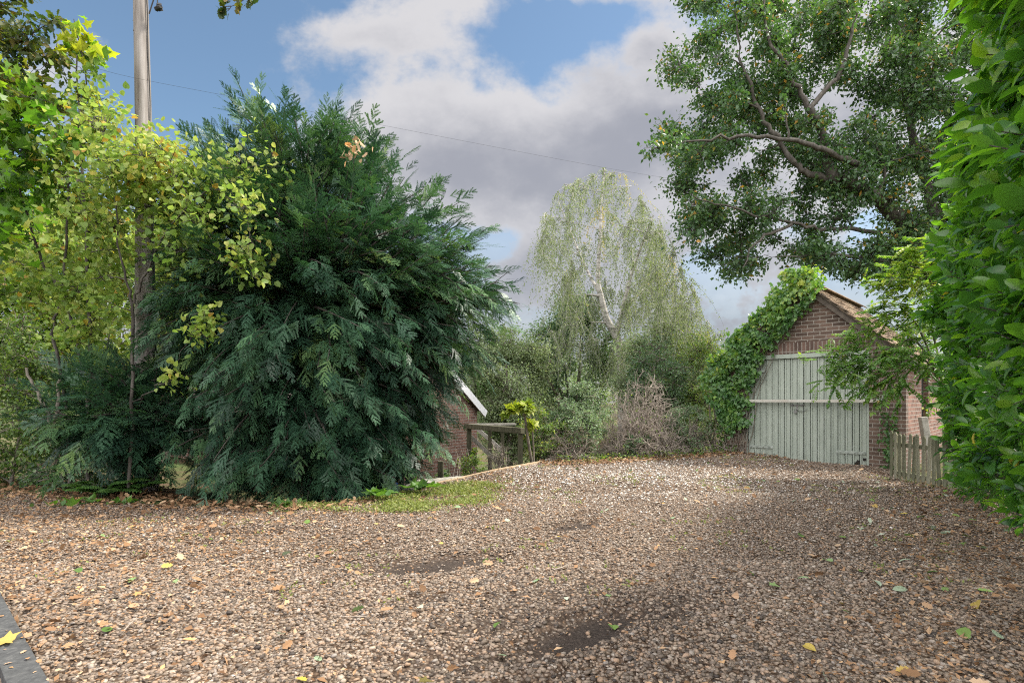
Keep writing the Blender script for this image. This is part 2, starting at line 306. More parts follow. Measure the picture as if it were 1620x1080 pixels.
def drive_mat():
    m, nt, bs, out = mat_new('gravel_bed')
    tc = N(nt, 'ShaderNodeTexCoord')
    at = N(nt, 'ShaderNodeAttribute', attribute_name='soil')
    vo = N(nt, 'ShaderNodeTexVoronoi', ins={'Scale': 42, 'Randomness': 1.0}); nt.links.new(tc.outputs['Object'], vo.inputs['Vector'])
    sp = N(nt, 'ShaderNodeSeparateColor'); nt.links.new(vo.outputs['Color'], sp.inputs[0])
    c = ramp(nt, sp.outputs[0], [(0, (.10, .07, .05)), (.3, (.21, .145, .10)), (.55, (.31, .22, .15)), (.75, (.26, .225, .20)), (.9, (.42, .34, .26)), (1, (.56, .52, .46))])
    gap = ramp(nt, vo.outputs['Distance'], [(.2, (.9, .9, .9)), (.65, (.22, .19, .16))])
    mu = N(nt, 'ShaderNodeMixRGB', blend_type='MULTIPLY', ins={0: 1}); nt.links.new(c, mu.inputs[1]); nt.links.new(gap, mu.inputs[2])
    big = N(nt, 'ShaderNodeTexNoise', ins={'Scale': .9, 'Detail': 6, 'Roughness': .6}); nt.links.new(tc.outputs['Object'], big.inputs['Vector'])
    bt = ramp(nt, big.outputs[0], [(.32, (.62, .60, .58)), (.55, (1, 1, 1)), (.75, (1.18, 1.15, 1.08))])
    m2 = N(nt, 'ShaderNodeMixRGB', blend_type='MULTIPLY', ins={0: 1}); nt.links.new(mu.outputs[0], m2.inputs[1]); nt.links.new(bt, m2.inputs[2])
    fine = N(nt, 'ShaderNodeTexNoise', ins={'Scale': 60, 'Detail': 8, 'Roughness': .7}); nt.links.new(tc.outputs['Object'], fine.inputs['Vector'])
    soil = ramp(nt, fine.outputs[0], [(.3, (.022, .017, .014)), (.6, (.055, .043, .035)), (.78, (.13, .105, .085))])
    fin = N(nt, 'ShaderNodeMixRGB'); fs = N(nt, 'ShaderNodeMath', operation='MULTIPLY_ADD', ins={1: 1.2, 2: -.6}); fs.use_clamp = True; nt.links.new(fine.outputs[0], fs.inputs[0]); fa = N(nt, 'ShaderNodeMath', operation='ADD'); fa.use_clamp = True; nt.links.new(fs.outputs[0], fa.inputs[0]); nt.links.new(at.outputs['Fac'], fa.inputs[1]); nt.links.new(fa.outputs[0], fin.inputs[0]); nt.links.new(m2.outputs[0], fin.inputs[1]); nt.links.new(soil, fin.inputs[2])
    nt.links.new(fin.outputs[0], bs.inputs['Base Color']); bs.inputs['Roughness'].default_value = .9; bs.inputs['Specular IOR Level'].default_value = .15
    hh = N(nt, 'ShaderNodeMath', operation='MULTIPLY_ADD', ins={1: -1.2}); nt.links.new(vo.outputs['Distance'], hh.inputs[0]); nt.links.new(fine.outputs[0], hh.inputs[2])
    bp = N(nt, 'ShaderNodeBump', ins={'Strength': .9, 'Distance': .012}); nt.links.new(hh.outputs[0], bp.inputs['Height']); nt.links.new(bp.outputs[0], bs.inputs['Normal'])
    return m
M['drive'] = drive_mat()
def ground_mat():
    m, nt, bs, out = mat_new('woodland_floor')
    tc = N(nt, 'ShaderNodeTexCoord')
    a = N(nt, 'ShaderNodeTexNoise', ins={'Scale': .7, 'Detail': 7, 'Roughness': .65}); nt.links.new(tc.outputs['Object'], a.inputs['Vector'])
    b = N(nt, 'ShaderNodeTexNoise', ins={'Scale': 26, 'Detail': 7, 'Roughness': .7}); nt.links.new(tc.outputs['Object'], b.inputs['Vector'])
    ca = ramp(nt, b.outputs[0], [(.3, (.035, .026, .018)), (.5, (.10, .07, .045)), (.62, (.17, .115, .07)), (.8, (.26, .19, .12))])
    cb = ramp(nt, b.outputs[0], [(.3, (.025, .04, .014)), (.5, (.06, .09, .03)), (.75, (.13, .16, .06))])
    f = ramp(nt, a.outputs[0], [(.42, (0, 0, 0)), (.58, (1, 1, 1))])
    mx = N(nt, 'ShaderNodeMixRGB'); nt.links.new(f, mx.inputs[0]); nt.links.new(ca, mx.inputs[1]); nt.links.new(cb, mx.inputs[2])
    nt.links.new(mx.outputs[0], bs.inputs['Base Color']); bs.inputs['Roughness'].default_value = .95; bs.inputs['Specular IOR Level'].default_value = .1
    bp = N(nt, 'ShaderNodeBump', ins={'Strength': .8, 'Distance': .05}); nt.links.new(b.outputs[0], bp.inputs['Height']); nt.links.new(bp.outputs[0], bs.inputs['Normal'])
    return m
M['ground'] = ground_mat()

# ------------------------------------------------------------------ the lie of the land
EDGE = np.array([(-40, 9.8), (-9, 8.3), (-7.1, 7.9), (-4.2, 6.75), (-2.25, 6.5), (-1.5, 7.2), (-1.04, 8.6), (.64, 11.6), (1.9, 11.7), (5.0, 12.7), (7.0, 10.6), (9, 9.0), (40, 9.0)])
DRIVE = np.array([(-9, 8.3), (-7.1, 7.9), (-4.2, 6.75), (-2.25, 6.5), (-1.5, 7.2), (-1.04, 8.6), (.64, 11.6), (1.9, 11.75), (4.7, 13.0), (7.2, 10.45), (6.75, 9.7), (6.9, 8.2), (4.7, 4.5), (3.3, 2.4), (3.0, -4), (-9, -4)])
def inside(poly, x, y):
    x, y = np.asarray(x), np.asarray(y); c = np.zeros(x.shape, bool); j = len(poly) - 1
    for i in range(len(poly)):
        xi, yi = poly[i]; xj, yj = poly[j]
        c ^= ((yi > y) != (yj > y)) & (x < (xj - xi) * (y - yi) / (yj - yi + 1e-12) + xi); j = i
    return c
RUTS = [(.40, 3.12, .73, .68, .46, .17, .060), (-.62, 4.34, .93, .37, .52, .18, .05), (.62, 5.66, .76, .65, .36, .15, .045), (.80, 6.25, .8, .6, .2, .09, .03),
        (-2.55, 5.4, .98, .2, .55, .13, .025), (-.10, 3.72, .8, .6, .22, .13, .012), (-.2, 3.2, .9, .4, .32, .13, .012), (-1.35, 4.25, 1, .1, .5, .16, .016), (.05, 3.35, .7, .7, .9, .34, .015), (.9, 3.4, .8, .5, .5, .2, .016), (-.2, 2.75, .9, .3, .6, .16, .015), (-.5, 3.65, .8, .5, .3, .12, .014)]
def rut(x, y):
    """depth and soil cover of the wheel-spin hollows"""
    dz = np.zeros(np.shape(x)); so = np.zeros(np.shape(x))
    for cx, cy, dx, dy, a, b, dep in RUTS:
        l = math.hypot(dx, dy); dx, dy = dx / l, dy / l
        u = ((x - cx) * dx + (y - cy) * dy) / a; v = (-(x - cx) * dy + (y - cy) * dx) / b
        e = u * u + v * v + .18 * np.sin(7 * u + 3 * v) + .12 * np.sin(11 * v - 5 * u)
        dz -= dep * np.exp(-e); dz += dep * .45 * np.exp(-((np.sqrt(np.maximum(e, 0)) - 1.45) / .33) ** 2)
        so = np.maximum(so, np.exp(-np.maximum(e, 0) ** 1.5) * min(1, dep / .035))
    return dz, so
def hgt(x, y):
    x = np.asarray(x, float); y = np.asarray(y, float)
    f = np.maximum(0, y - np.interp(x, EDGE[:, 0], EDGE[:, 1]))
    D = np.interp(x, [-12, -5, -3.3, .3, 1.5, 3, 4.6], [.25, .35, 1.5, 1.6, 1.2, .8, 0.])
    z = -D * sstep(0, 3.5, f) - np.clip(.055 * (y - 17), 0, 2.6)
    z += .11 * np.exp(-(((x - 4.9) / 1.1) ** 2 + ((y - 12.3) / 1.1) ** 2))
    z -= .24 * np.exp(-((x - 6.75) / .42) ** 2) * sstep(7.2, 9.2, y) * (1 - sstep(9.9, 10.6, y))
    z += .02 * np.sin(x * 1.3 + .6 * y) * np.cos(y * .9 - .4 * x) + .008 * np.sin(4.1 * x + 1) * np.sin(3.7 * y)
    return z
def grid_sheet(name, xs, ys, zf, mat, mask=None, soil=False):
    gx, gy = np.meshgrid(xs, ys); z = zf(gx, gy); nx = len(xs)
    V = np.stack([gx, gy, z], -1).reshape(-1, 3)
    i, j = np.meshgrid(np.arange(len(ys) - 1), np.arange(nx - 1), indexing='ij'); q = (i * nx + j).ravel()
    F = np.stack([q, q + 1, q + nx + 1, q + nx], -1)
    if mask is not None:
        c = V[F].mean(1); F = F[mask(c[:, 0], c[:, 1])]
    g = Geo(); g.add(V, F); o = g.build(name, mat, smooth=True)
    if soil:
        a = o.data.attributes.new('soil', 'FLOAT', 'POINT'); a.data.foreach_set('value', np.clip(rut(V[:, 0], V[:, 1])[1] * 1.25, 0, 1).astype(np.float32))
    return struct(o)
gx_ = np.unique(np.concatenate([np.arange(-14, 12.01, .35), np.linspace(-14, -60, 24), np.linspace(12, 60, 24), np.array([-600, -250, -120, 120, 250, 600])]))
gy_ = np.unique(np.concatenate([np.arange(-5, 20.01, .35), np.linspace(20, 80, 40), np.array([-600, -200, -60, -20, 130, 250, 700])]))
grid_sheet('ground', gx_, gy_, lambda x, y: hgt(x, y) - .07 * inside(DRIVE, x, y) - .10 * inside(DRIVE, x, y - .35) * inside(DRIVE, x, y + .35) , M['ground'])
grid_sheet('gravel_drive', np.arange(-9, 7.3, .05), np.arange(-4, 13.1, .05), lambda x, y: hgt(x, y) + rut(x, y)[0] + .004, M['drive'], lambda x, y: inside(DRIVE, x, y), True)

# ------------------------------------------------------------------ leaf templates (x along the leaf, y across, z its upper side)
def fan(outline, zc=.0, lift=.06):
    o = np.array(outline, float); V = np.zeros((len(o) + 1, 3)); V[1:, :2] = o; V[0] = (.42, 0, zc)
    V[1:, 2] = lift * (np.abs(o[:, 1]) / .3) - .10 * o[:, 0] ** 2; V[0, 2] -= .018
    k = len(o); return V, np.array([[0, 1 + i, 1 + (i + 1) % k] for i in range(k)])
T_RHOMB = (np.array([(0, 0, 0), (.45, -.27, .05), (1, 0, -.06), (.45, .27, .05)]), np.array([[0, 1, 2], [0, 2, 3]]))
T_SIMPLE = (np.array([(0, 0, 0), (.42, .30, .06), (1, 0, -.10), (.42, -.30, .06), (.5, 0, -.02)]), np.array([[0, 4, 1], [0, 3, 4], [4, 2, 1], [3, 2, 4]]))
T_HEART = fan([(0, 0), (-.06, .20), (.10, .40), (.36, .46), (.66, .32), (1, 0), (.66, -.32), (.36, -.46), (.10, -.40), (-.06, -.20)])
T_MAPLE = fan([(0, 0), (.02, .22), (-.10, .46), (.22, .34), (.42, .62), (.52, .26), (1, 0), (.52, -.26), (.42, -.62), (.22, -.34), (-.10, -.46), (.02, -.22)])
T_OAK = fan([(0, 0), (.15, .12), (.22, .24), (.34, .15), (.48, .30), (.60, .18), (.78, .26), (1, 0), (.78, -.26), (.60, -.18), (.48, -.30), (.34, -.15), (.22, -.24), (.15, -.12)])
T_IVY = fan([(0, 0), (-.14, .26), (.18, .30), (.30, .52), (.55, .22), (1, 0), (.55, -.22), (.30, -.52), (.18, -.30), (-.14, -.26)])
def laurel_tpl():
    xs = [0, .14, .36, .62, .85, 1]; hw = [.012, .13, .20, .205, .12, 0]; V, F = [], []
    for x, w in zip(xs, hw):
        z = .05 * math.sin(x * PI) - .16 * x * x
        V += [(x, -w, z + w * .35), (x, 0, z), (x, w, z + w * .35)]
    for i in range(5):
        a = i * 3
        for k in (0, 1): F += [[a + k, a + 3 + k, a + 4 + k], [a + k, a + 4 + k, a + 1 + k]]
    return np.array(V), np.array(F)
T_LAUREL = laurel_tpl()
def frames(d, up):
    d = unit(d); y = unit(np.cross(up, d)); return d, y, np.cross(d, y)
def put_leaves(g, tpl, pos, d, up, size, tint):
    X, Yv, Z = frames(d, up); n = len(pos)
    g.inst(tpl[0], tpl[1], np.asarray(pos), X, Yv, Z, np.broadcast_to(size, (n,))[:, None] * np.ones((1, 3)), tint)
def bez(p0, p1, sag=0, wob=.05, k=6, side=None):
    t = np.linspace(0, 1, k)[:, None]; L = np.linalg.norm(p1 - p0); m = (p0 + p1) / 2 + np.array([0, 0, sag]) * L + R.normal(size=3) * wob * L
    return (1 - t) ** 2 * p0 + 2 * t * (1 - t) * m + t * t * p1
def path(pts, k=5, wob=.0):
    """smooth polyline through points (Catmull-Rom)"""
    p = np.asarray(pts, float); p = np.concatenate([[2 * p[0] - p[1]], p, [2 * p[-1] - p[-2]]]); out = []
    for i in range(1, len(p) - 2):
        for t in np.linspace(0, 1, k, endpoint=False):
            out.append(.5 * ((2 * p[i]) + (-p[i - 1] + p[i + 1]) * t + (2 * p[i - 1] - 5 * p[i] + 4 * p[i + 1] - p[i + 2]) * t * t + (-p[i - 1] + 3 * p[i] - 3 * p[i + 1] + p[i + 2]) * t ** 3))
    out.append(p[-2]); out = np.array(out)
    return out + R.normal(size=out.shape) * wob

def clump_tree(gw, gl, limbs, clumps, tpl, size, twigs=14, per=12, droop=.15, tint=(.4, .2), rmax=.06, sides=6, upb=.9, squash=.8, spread=.15, twig_r=.004, tgrad=None, lo=.25):
    """limbs: [(points, radii)] the visible skeleton; clumps: [(centre, radius)] leaf masses, each joined to the nearest wood by a branch,
    with its own twigs and leaves through its volume"""
    SP, SR = [], []
    for pts, rad in limbs:
        rad = np.broadcast_to(np.asarray(rad, float), (len(pts),)) if np.ndim(rad) == 0 or len(np.atleast_1d(rad)) == len(pts) else np.interp(np.linspace(0, 1, len(pts)), np.linspace(0, 1, len(rad)), rad)
        gw.tube(pts, rad, sides if rad[0] < .12 else sides + 4); SP.append(pts); SR.append(rad)
    SP = np.concatenate(SP); SR = np.concatenate(SR)
    cs = sorted(clumps, key=lambda c: np.min(np.linalg.norm(SP - c[0], axis=1)))
    rbar = np.median([c[1] for c in cs])
    for c, r in cs:
        c = np.asarray(c, float); dv = c - SP; dist = np.linalg.norm(dv, axis=1) + .9 * np.maximum(0, -dv[:, 2])
        i = int(np.argmin(dist)); p = SP[i]; L = np.linalg.norm(c - p)
        r0 = min(SR[i] * .62, rmax, .012 + .022 * L)
        if L > .08:
            br = bez(p, c, .08, .09, 7); br[1:-1] += R.normal(size=(5, 3)) * .025 * L
            rr = np.linspace(r0, max(r0 * .25, twig_r), 7); gw.tube(br, rr, 5, cap=False); SP = np.concatenate([SP, br[2:]]); SR = np.concatenate([SR, rr[2:]])
        else: br = np.array([p, c])
        m = max(2, int(twigs * R.uniform(.8, 1.2) * np.clip((r / rbar) ** 1.8, .12, 1.5)))
        u = rvec(m); u[:, 2] = u[:, 2] * squash; ends = c + u * r * (R.uniform(.25, 1, (m, 1)) ** .5)
        st = br[R.integers(len(br) // 2, len(br), m)]
        td = unit(ends - st)
        for k in range(m):
            q = np.array([st[k], (st[k] + ends[k]) / 2 + R.normal(size=3) * .08 * r + [0, 0, .06 * r], ends[k]])
            gw.tube(q, [twig_r * 1.6, twig_r * 1.2, twig_r * .6], 3, cap=False)
        n = m * per; k = np.repeat(np.arange(m), per); t = R.uniform(lo, 1.06, (n, 1))
        pos = st[k] * (1 - t) + ends[k] * t + R.normal(size=(n, 3)) * spread * r
        d = unit(td[k] * .6 + R.normal(size=(n, 3)) * .75 + [0, 0, -droop * 2]); up = unit(np.array([0, 0, upb]) + R.normal(size=(n, 3)) * .55)
        base = min(R.normal(tint[0], tint[1] * .6), .66)
        tt = base + R.normal(0, tint[1], n)
        if tgrad is not None: tt = tt + tgrad(pos)
        put_leaves(gl, tpl, pos, d, up, size * R.uniform(.65, 1.2, n), np.clip(tt, 0, 1))

def ellipsoid_clumps(c, rad, n, r, fill=.35, zmin=None):
    u = rvec(n); s = R.uniform(fill, 1, (n, 1)) ** .6; p = np.asarray(c) + u * s * np.asarray(rad)
    if zmin is not None: p[:, 2] = np.maximum(p[:, 2], zmin)
    return [(q, r * R.uniform(.75, 1.25)) for q in p]

def plant(name, label, cat, foot, limbs, clumps, leafmat, barkmat='barkgrey', part=('trunk', 'crown'), group=None, **kw):
    gw, gl = Geo(), Geo(); clump_tree(gw, gl, limbs, clumps, kw.pop('tpl', T_SIMPLE), kw.pop('size', .06), **kw)
    ro = root_at(name, label, cat, foot, group)
    under(gw.build(part[0], M[barkmat], smooth=True), ro); under(gl.build(part[1], M[leafmat]), ro)
    return ro

# ------------------------------------------------------------------ brick garage
def prism(name, outline, y0, y1, mat, parent=None, axis='y'):
    """outline (a, z) extruded along y (or along x when axis is 'x')"""
    k = len(outline)
    mk = (lambda a, z, d: (a, d, z)) if axis == 'y' else (lambda a, z, d: (d, a, z))
    V = [mk(a, z, y0) for a, z in outline] + [mk(a, z, y1) for a, z in outline]
    F = [list(range(k))[::-1], list(range(k, 2 * k))] + [[i, (i + 1) % k, k + (i + 1) % k, k + i] for i in range(k)]
    me = bpy.data.meshes.new(name); me.from_pydata(V, [], F); me.materials.append(mat); me.update()
    import bmesh
    bm = bmesh.new(); bm.from_mesh(me); bmesh.ops.recalc_face_normals(bm, faces=bm.faces); bm.to_mesh(me); bm.free()
    o = bpy.data.objects.new(name, me); COL.objects.link(o); o.parent = parent; return o
def boxes(name, lst, mat, parent=None, smooth=False):
    g = Geo()
    for b in lst: g.box(b[0], b[1], b[2] if len(b) > 2 else None, R.uniform(.2, .8))
    return g.build(name, mat, parent, smooth)
def bevel(o, w=.006, s=2):
    m = o.modifiers.new('edge_softening', 'BEVEL'); m.width = w; m.segments = s; m.limit_method = 'ANGLE'; return o

GA = math.atan2(-.69, .72); GO = np.array([5.06, 12.3, 0])
def gw_(t, y, z): return GO + np.array([math.cos(GA) * t - math.sin(GA) * y, math.sin(GA) * t + math.cos(GA) * y, z])
gar = thing('brick_garage', 'brown brick gabled garage with sage green double doors at the end of the drive', 'garage', tuple(GO), GA)
XL, XR, EZ, AX, AZ = -.42, 2.88, 2.05, 1.23, 3.53; DEP = 4.4
o = prism('front_wall', [(XL, -.5), (0, -.5), (0, 2.2), (2.3, 2.2), (2.3, -.5), (XR, -.5), (XR, EZ), (AX, AZ), (XL, EZ)], 0, .22, M['brick'], gar)
prism('side_wall', [(.22, -.6), (1.62, -.6), (1.62, 1.9), (2.5, 1.9), (2.5, -.6), (DEP, -.6), (DEP, EZ), (.22, EZ)], XR - .22, XR, M['brickred'], gar, 'x')  # redder, paler brick than the front: sunlight put into this side's colour
prism('side_wall', [(.22, -.6), (DEP, -.6), (DEP, EZ), (.22, EZ)], XL, XL + .22, M['brick'], gar, 'x')
prism('back_wall', [(XL + .22, -.6), (XR - .22, -.6), (XR - .22, EZ), (AX, AZ - .2), (XL + .22, EZ)], DEP - .22, DEP, M['brick'], gar)
boxes('side_door', [((XR - .12, 2.06, .65), (.05, .87, 2.5))], M['dark'], gar)
prism('brick_lintel', [(-.12, 2.203), (2.42, 2.203), (2.42, 2.425), (-.12, 2.425)], -.004, .05, M['soldier'], gar)
def tiled_roof(name, y0, y1, x_apex, z_apex, half, slope, mat, parent, tile=(.165, .10), lift=.05, over=.2):
    g = Geo(); a = math.atan(slope)
    for s in (-1, 1):
        L = (half + over) / math.cos(a)
        ex = np.array([0, 1, 0.]); ed = np.array([s * math.cos(a), 0, -math.sin(a)]); en = np.array([s * math.sin(a), 0, math.cos(a)])
        Mx = np.stack([ex, ed, en], 1)
        g.box(np.array([x_apex, (y0 + y1) / 2, z_apex + lift - .02]) + ed * L / 2, (y1 - y0 - .04, L - .03, .03), Mx, .1)
        nc = int(L / tile[1]); nt = int((y1 - y0) / tile[0])
        for c in range(nc):
            d = (c + .6) * L / nc
            for q in range(nt):
                yy = y0 + (q + .5 + (.5 if c % 2 else 0)) * (y1 - y0) / nt
                if yy > y1 - .02: continue
                tl = .10 + R.normal() * .03; rr = R.normal() * .02
                ed2 = unit(ed + en * tl + ex * rr); en2 = unit(np.cross(ex, ed2)) * s; en2 = en2 if en2[2] > 0 else -en2
                ex2 = np.cross(ed2, en2); M2 = np.stack([ex2, ed2, en2], 1)
                g.box(np.array([x_apex, yy, z_apex + lift + .012 + R.normal() * .003]) + ed * d, (tile[0] - .006, tile[1] * 1.55, .013), M2, np.clip(.5 + R.normal() * .28, 0, 1))
    nr = int((y1 - y0) / .3)
    for q in range(nr):                                              # ridge tiles
        yy = np.linspace(y0, y1, nr + 1)
        th = np.linspace(-1.0, 1.0, 6); r_ = .11
        for e in range(5):
            t0 = (th[e] + th[e + 1]) / 2; c0 = np.array([x_apex + r_ * math.sin(t0), (yy[q] + yy[q + 1]) / 2, z_apex + lift - .02 + r_ * math.cos(t0)])
            M3 = np.stack([np.array([0, 1, 0.]), np.array([math.cos(t0), 0, -math.sin(t0)]), np.array([math.sin(t0), 0, math.cos(t0)])], 1)
            g.box(c0, (yy[q + 1] - yy[q] - .008, .052, .018), M3, .45 + .1 * (q % 3))
    return g.build(name, mat, parent)
roof = tiled_roof('roof', -.16, DEP + .1, AX, AZ, 1.65, .897, M['tile'], gar)
g = Geo(); a_ = math.atan(.897)
for s in (-1, 1):
    L = 1.9 / math.cos(a_); Mx = np.stack([[s * math.cos(a_), 0, -math.sin(a_)], [0, 1, 0], [s * math.sin(a_), 0, math.cos(a_)]], 1)
    g.box(np.array([AX, -.085, AZ - .045]) + Mx[:, 0] * L / 2, (L, .03, .12), Mx)
under_v = g.build('verge_board', M['darkwood'], roof)
boxes('door_frame', [((1.15, .035, 2.155), (2.30, .09, .085)), ((.018, .04, .95), (.034, .08, 2.32)), ((2.282, .04, .95), (.034, .08, 2.32))], M['door'], gar)
def door_leaf(x0, x1, zb0, zb1, hinge_left):
    g = Geo(); nb = 9; w = (x1 - x0) / nb
    for i in range(nb):
        xa = x0 + i * w; zb = zb0 + (zb1 - zb0) * (i + .5) / nb + R.normal() * .008
        g.box((xa + w / 2, .055, (zb + 2.108) / 2), (w - .016, .028, 2.108 - zb), None, np.clip(.5 + R.normal() * .25, 0, 1))
        g.box((xa + .022, .032, (zb + 2.100) / 2), (.026, .024, 2.100 - zb), None, np.clip(.6 + R.normal() * .25, 0, 1))
    g.box(((x0 + x1) / 2, .083, 1.0), (x1 - x0 - .02, .016, 2.1), None, -1.5)
    d = g.build('door', M['door'], gar); bevel(d, .004, 1)
    for z, L in ((1.87, .34 if hinge_left else .50), (.27 if hinge_left else .25, .50)):
        xh = x0 + .02 if hinge_left else x1 - .02; dx = 1 if hinge_left else -1
        lst = [((xh + dx * L / 2, .020, z), (L, .014, .055))] + [((xh + dx * (.05 + q * .125), .010, z + .004), (.022, .010, .03)) for q in range(int(L / .125))]
        bevel(boxes('hinge_strap', lst, M['doorpatch'], d), .004, 1)
    return d
dl = door_leaf(.040, 1.146, -.02, -.06, True); dr = door_leaf(1.153, 2.262, -.10, -.20, False)
boxes('door_chip', [((2.10, .034, .06), (.06, .012, .10), [[.8, 0, .6], [0, 1, 0], [-.6, 0, .8]]), ((2.22, .026, .13), (.05, .012, .05))], M['dark'], dr)
bar = bevel(boxes('security_bar', [((1.16, -.055, 1.262), (2.56, .055, .007)), ((1.16, -.079, 1.236), (2.56, .007, .052))], M['rustbar'], gar), .002, 1)
boxes('bar_bracket', [((2.475, -.035, 1.25), (.085, .07, .075)), ((2.525, -.03, 1.28), (.018, .06, .13))], M['door'], bar)
boxes('padlock', [((2.47, -.078, 1.225), (.055, .016, .045))], M['brass'], bar)
g = Geo(); g.tube([(.90, .012, 1.150), (1.16, .012, 1.150)], .009, 8)
for x in (.93, 1.03, 1.12): g.box((x, .017, 1.150), (.028, .022, .04))
g.box((1.03, .020, 1.10), (.03, .012, .09))
bolt = g.build('bolt', M['steel'], gar)
g = Geo(); g.box((1.00, .003, 1.015), (.055, .024, .05)); g.tube([(.985, .003, 1.04), (.985, .003, 1.07), (1.0, .003, 1.083), (1.015, .003, 1.07), (1.015, .003, 1.04)], .005, 6)
for q in range(9):
    t = q / 8; x = 1.03 + .19 * t; z = 1.045 - .03 * math.sin(t * PI) + .02 * t
    th = np.linspace(0, 2 * PI, 7); a = .013; pts = [(x + a * math.cos(e), .010 + (a * .7 * math.sin(e) if q % 2 else 0), z + (0 if q % 2 else a * .7 * math.sin(e))) for e in th]
    g.tube(pts, .0028, 4, cap=False)
g.build('chain_padlock', M['steel'], gar)
g = Geo(); pa = np.array([[1.48, -.02, 3.30], [1.72, -.02, 3.07], [1.95, -.02, 2.88], [2.17, -.02, 2.70]]); g.tube(path(pa, 4), .006, 5); g.build('gable_wire', M['wirew'], gar)

# ------------------------------------------------------------------ house behind the yew, down the slope
HA = math.atan2(.53, -.85); hs = thing('brick_house', 'low orange brick house with pale lichen tiled roof and white bargeboard behind the dark yew', 'house', (-2.12, 13.64, 0), HA)
prism('gable_wall', [(-2.2, -2.2), (2.2, -2.2), (2.2, 1.05), (0, 2.60), (-2.2, 1.05)], 0, .25, M['brickred'], hs, 'x')
prism('front_wall', [(.25, -2.2), (8, -2.2), (8, 1.05), (.25, 1.05)], 1.95, 2.2, M['brickred'], hs)
prism('back_wall', [(.25, -2.2), (8, -2.2), (8, 1.05), (.25, 1.05)], -2.2, -1.95, M['brickred'], hs)
g0 = tiled_roof('roof', -.12, 8.0, 0, 2.60, 2.2, .70, M['tilegrey'], hs, (.30, .17))
g0.rotation_euler = (0, 0, -PI / 2); g0.matrix_parent_inverse = Matrix()
g = Geo(); a_ = math.atan(.70)
for s in (-1, 1):
    L = 2.42 / math.cos(a_); Mx = np.stack([[0, s * math.cos(a_), -math.sin(a_)], [1, 0, 0], [0, s * math.sin(a_), math.cos(a_)]], 1)
    g.box(np.array([-.15, 0, 2.565]) + Mx[:, 0] * L / 2, (L, .028, .19), Mx)
bb = g.build('bargeboard', M['white'], hs)
# ------------------------------------------------------------------ timber edging, handrail frame, slatted steps
def beam(g, a, b, w, h, t=None):
    a = np.asarray(a, float); b = np.asarray(b, float); d = b - a; L = np.linalg.norm(d); d = d / L
    up = np.array([0, 0, 1.]) if abs(d[2]) < .9 else np.array([0, 1., 0]); y = unit(np.cross(up, d)); z = np.cross(d, y)
    g.box((a + b) / 2, (L, w, h), np.stack([d, y, z], 1), R.uniform(.2, .8) if t is None else t)
def edging(p0, p1, n):
    p0, p1 = np.array(p0), np.array(p1); g = Geo()
    for i in range(n):
        a = p0 + (p1 - p0) * (i + .004) / n; b = p0 + (p1 - p0) * (i + .996) / n
        beam(g, (*a, float(hgt(*a)) - .042), (*b, float(hgt(*b)) - .042), .035, .15)
    return g
e_ = edging((-1.12, 8.55), (.62, 11.62), 2); eo = bevel(e_.build('timber_edging', M['edging']), .006, 2)
tag(eo, 'pale orange timber board edging the raised gravel beside the handrail', 'edging board')
fr = thing('handrail_frame', 'old mossy timber handrail with four posts beside the slatted steps going down', 'handrail', (-.3, 12, -1.1))
def wpart(name, fn, mat, par, bev=.006):
    g = Geo(); fn(g); o = under(g.build(name, mat), par); return bevel(o, bev, 2) if bev else o
pa, pb, pc, pd = np.array([.16, 11.05, .66]), np.array([-.98, 13.0, .66]), np.array([-.52, 13.4, .66]), np.array([-.22, 13.1, .60])
for p_, w in ((pa, .10), (pb, .11), (pc, .09), (pd, .08)):
    wpart('post', lambda g: beam(g, (p_[0], p_[1], float(hgt(p_[0], p_[1])) - .35), (p_[0], p_[1], p_[2] - .06), w, w), M['oldwood'], fr)
wpart('rail', lambda g: beam(g, pa + [.05, -.08, 0], pb + [-.08, .1, 0], .10, .11), M['oldwood'], fr)
wpart('rail', lambda g: beam(g, pb + [0, .06, .035], pc + [.6, -.1, .035], .16, .04), M['greywood'], fr)
wpart('rail', lambda g: beam(g, pc + [0, 0, -.03], pa + [.35, .75, -.03], .06, .08), M['oldwood'], fr)
wpart('brace', lambda g: beam(g, (-1.0, 13.2, .45), (-.25, 13.1, -.25), .04, .09), M['greywood'], fr)
wpart('brace', lambda g: beam(g, (-.85, 14.0, .55), (-.2, 13.8, .0), .04, .09), M['greywood'], fr)
def slats(g):
    ax = unit(np.array([.49, .87, 0])); sd_ = np.array([ax[1], -ax[0], 0])
    for i in range(9):
        c = np.array([-1.28, 9.35, -.12]) + ax * i * .19 + [0, 0, -.012 * i]
        beam(g, c - sd_ * .52, c + sd_ * .30, .11, .035)
    for s in (-.4, .2): beam(g, np.array([-1.28, 9.35, -.16]) + sd_ * s, np.array([-1.28, 9.35, -.26]) + ax * 1.6 + sd_ * s, .07, .06)
g = Geo(); slats(g); so_ = bevel(g.build('slatted_step', M['greywood']), .004, 1); tag(so_, 'weathered grey slatted wooden steps beside the gravel edge under the yew', 'steps')
g = Geo(); beam(g, (-1.33, 10.6, -1.2), (-1.33, 10.6, .12), .10, .10); tag(bevel(g.build('timber_post', M['oldwood']), .008, 2), 'short square timber post standing by the slatted steps', 'post')
g = Geo(); g.box((-1.62, 7.75, .02), (.12, .10, .22)); g.tube([(-1.62, 7.75, .13), (-1.62, 7.75, .19)], .025, 8)
tag(bevel(g.build('blue_can', M['blue']), .015, 3), 'small blue plastic can half hidden under the yew', 'can')
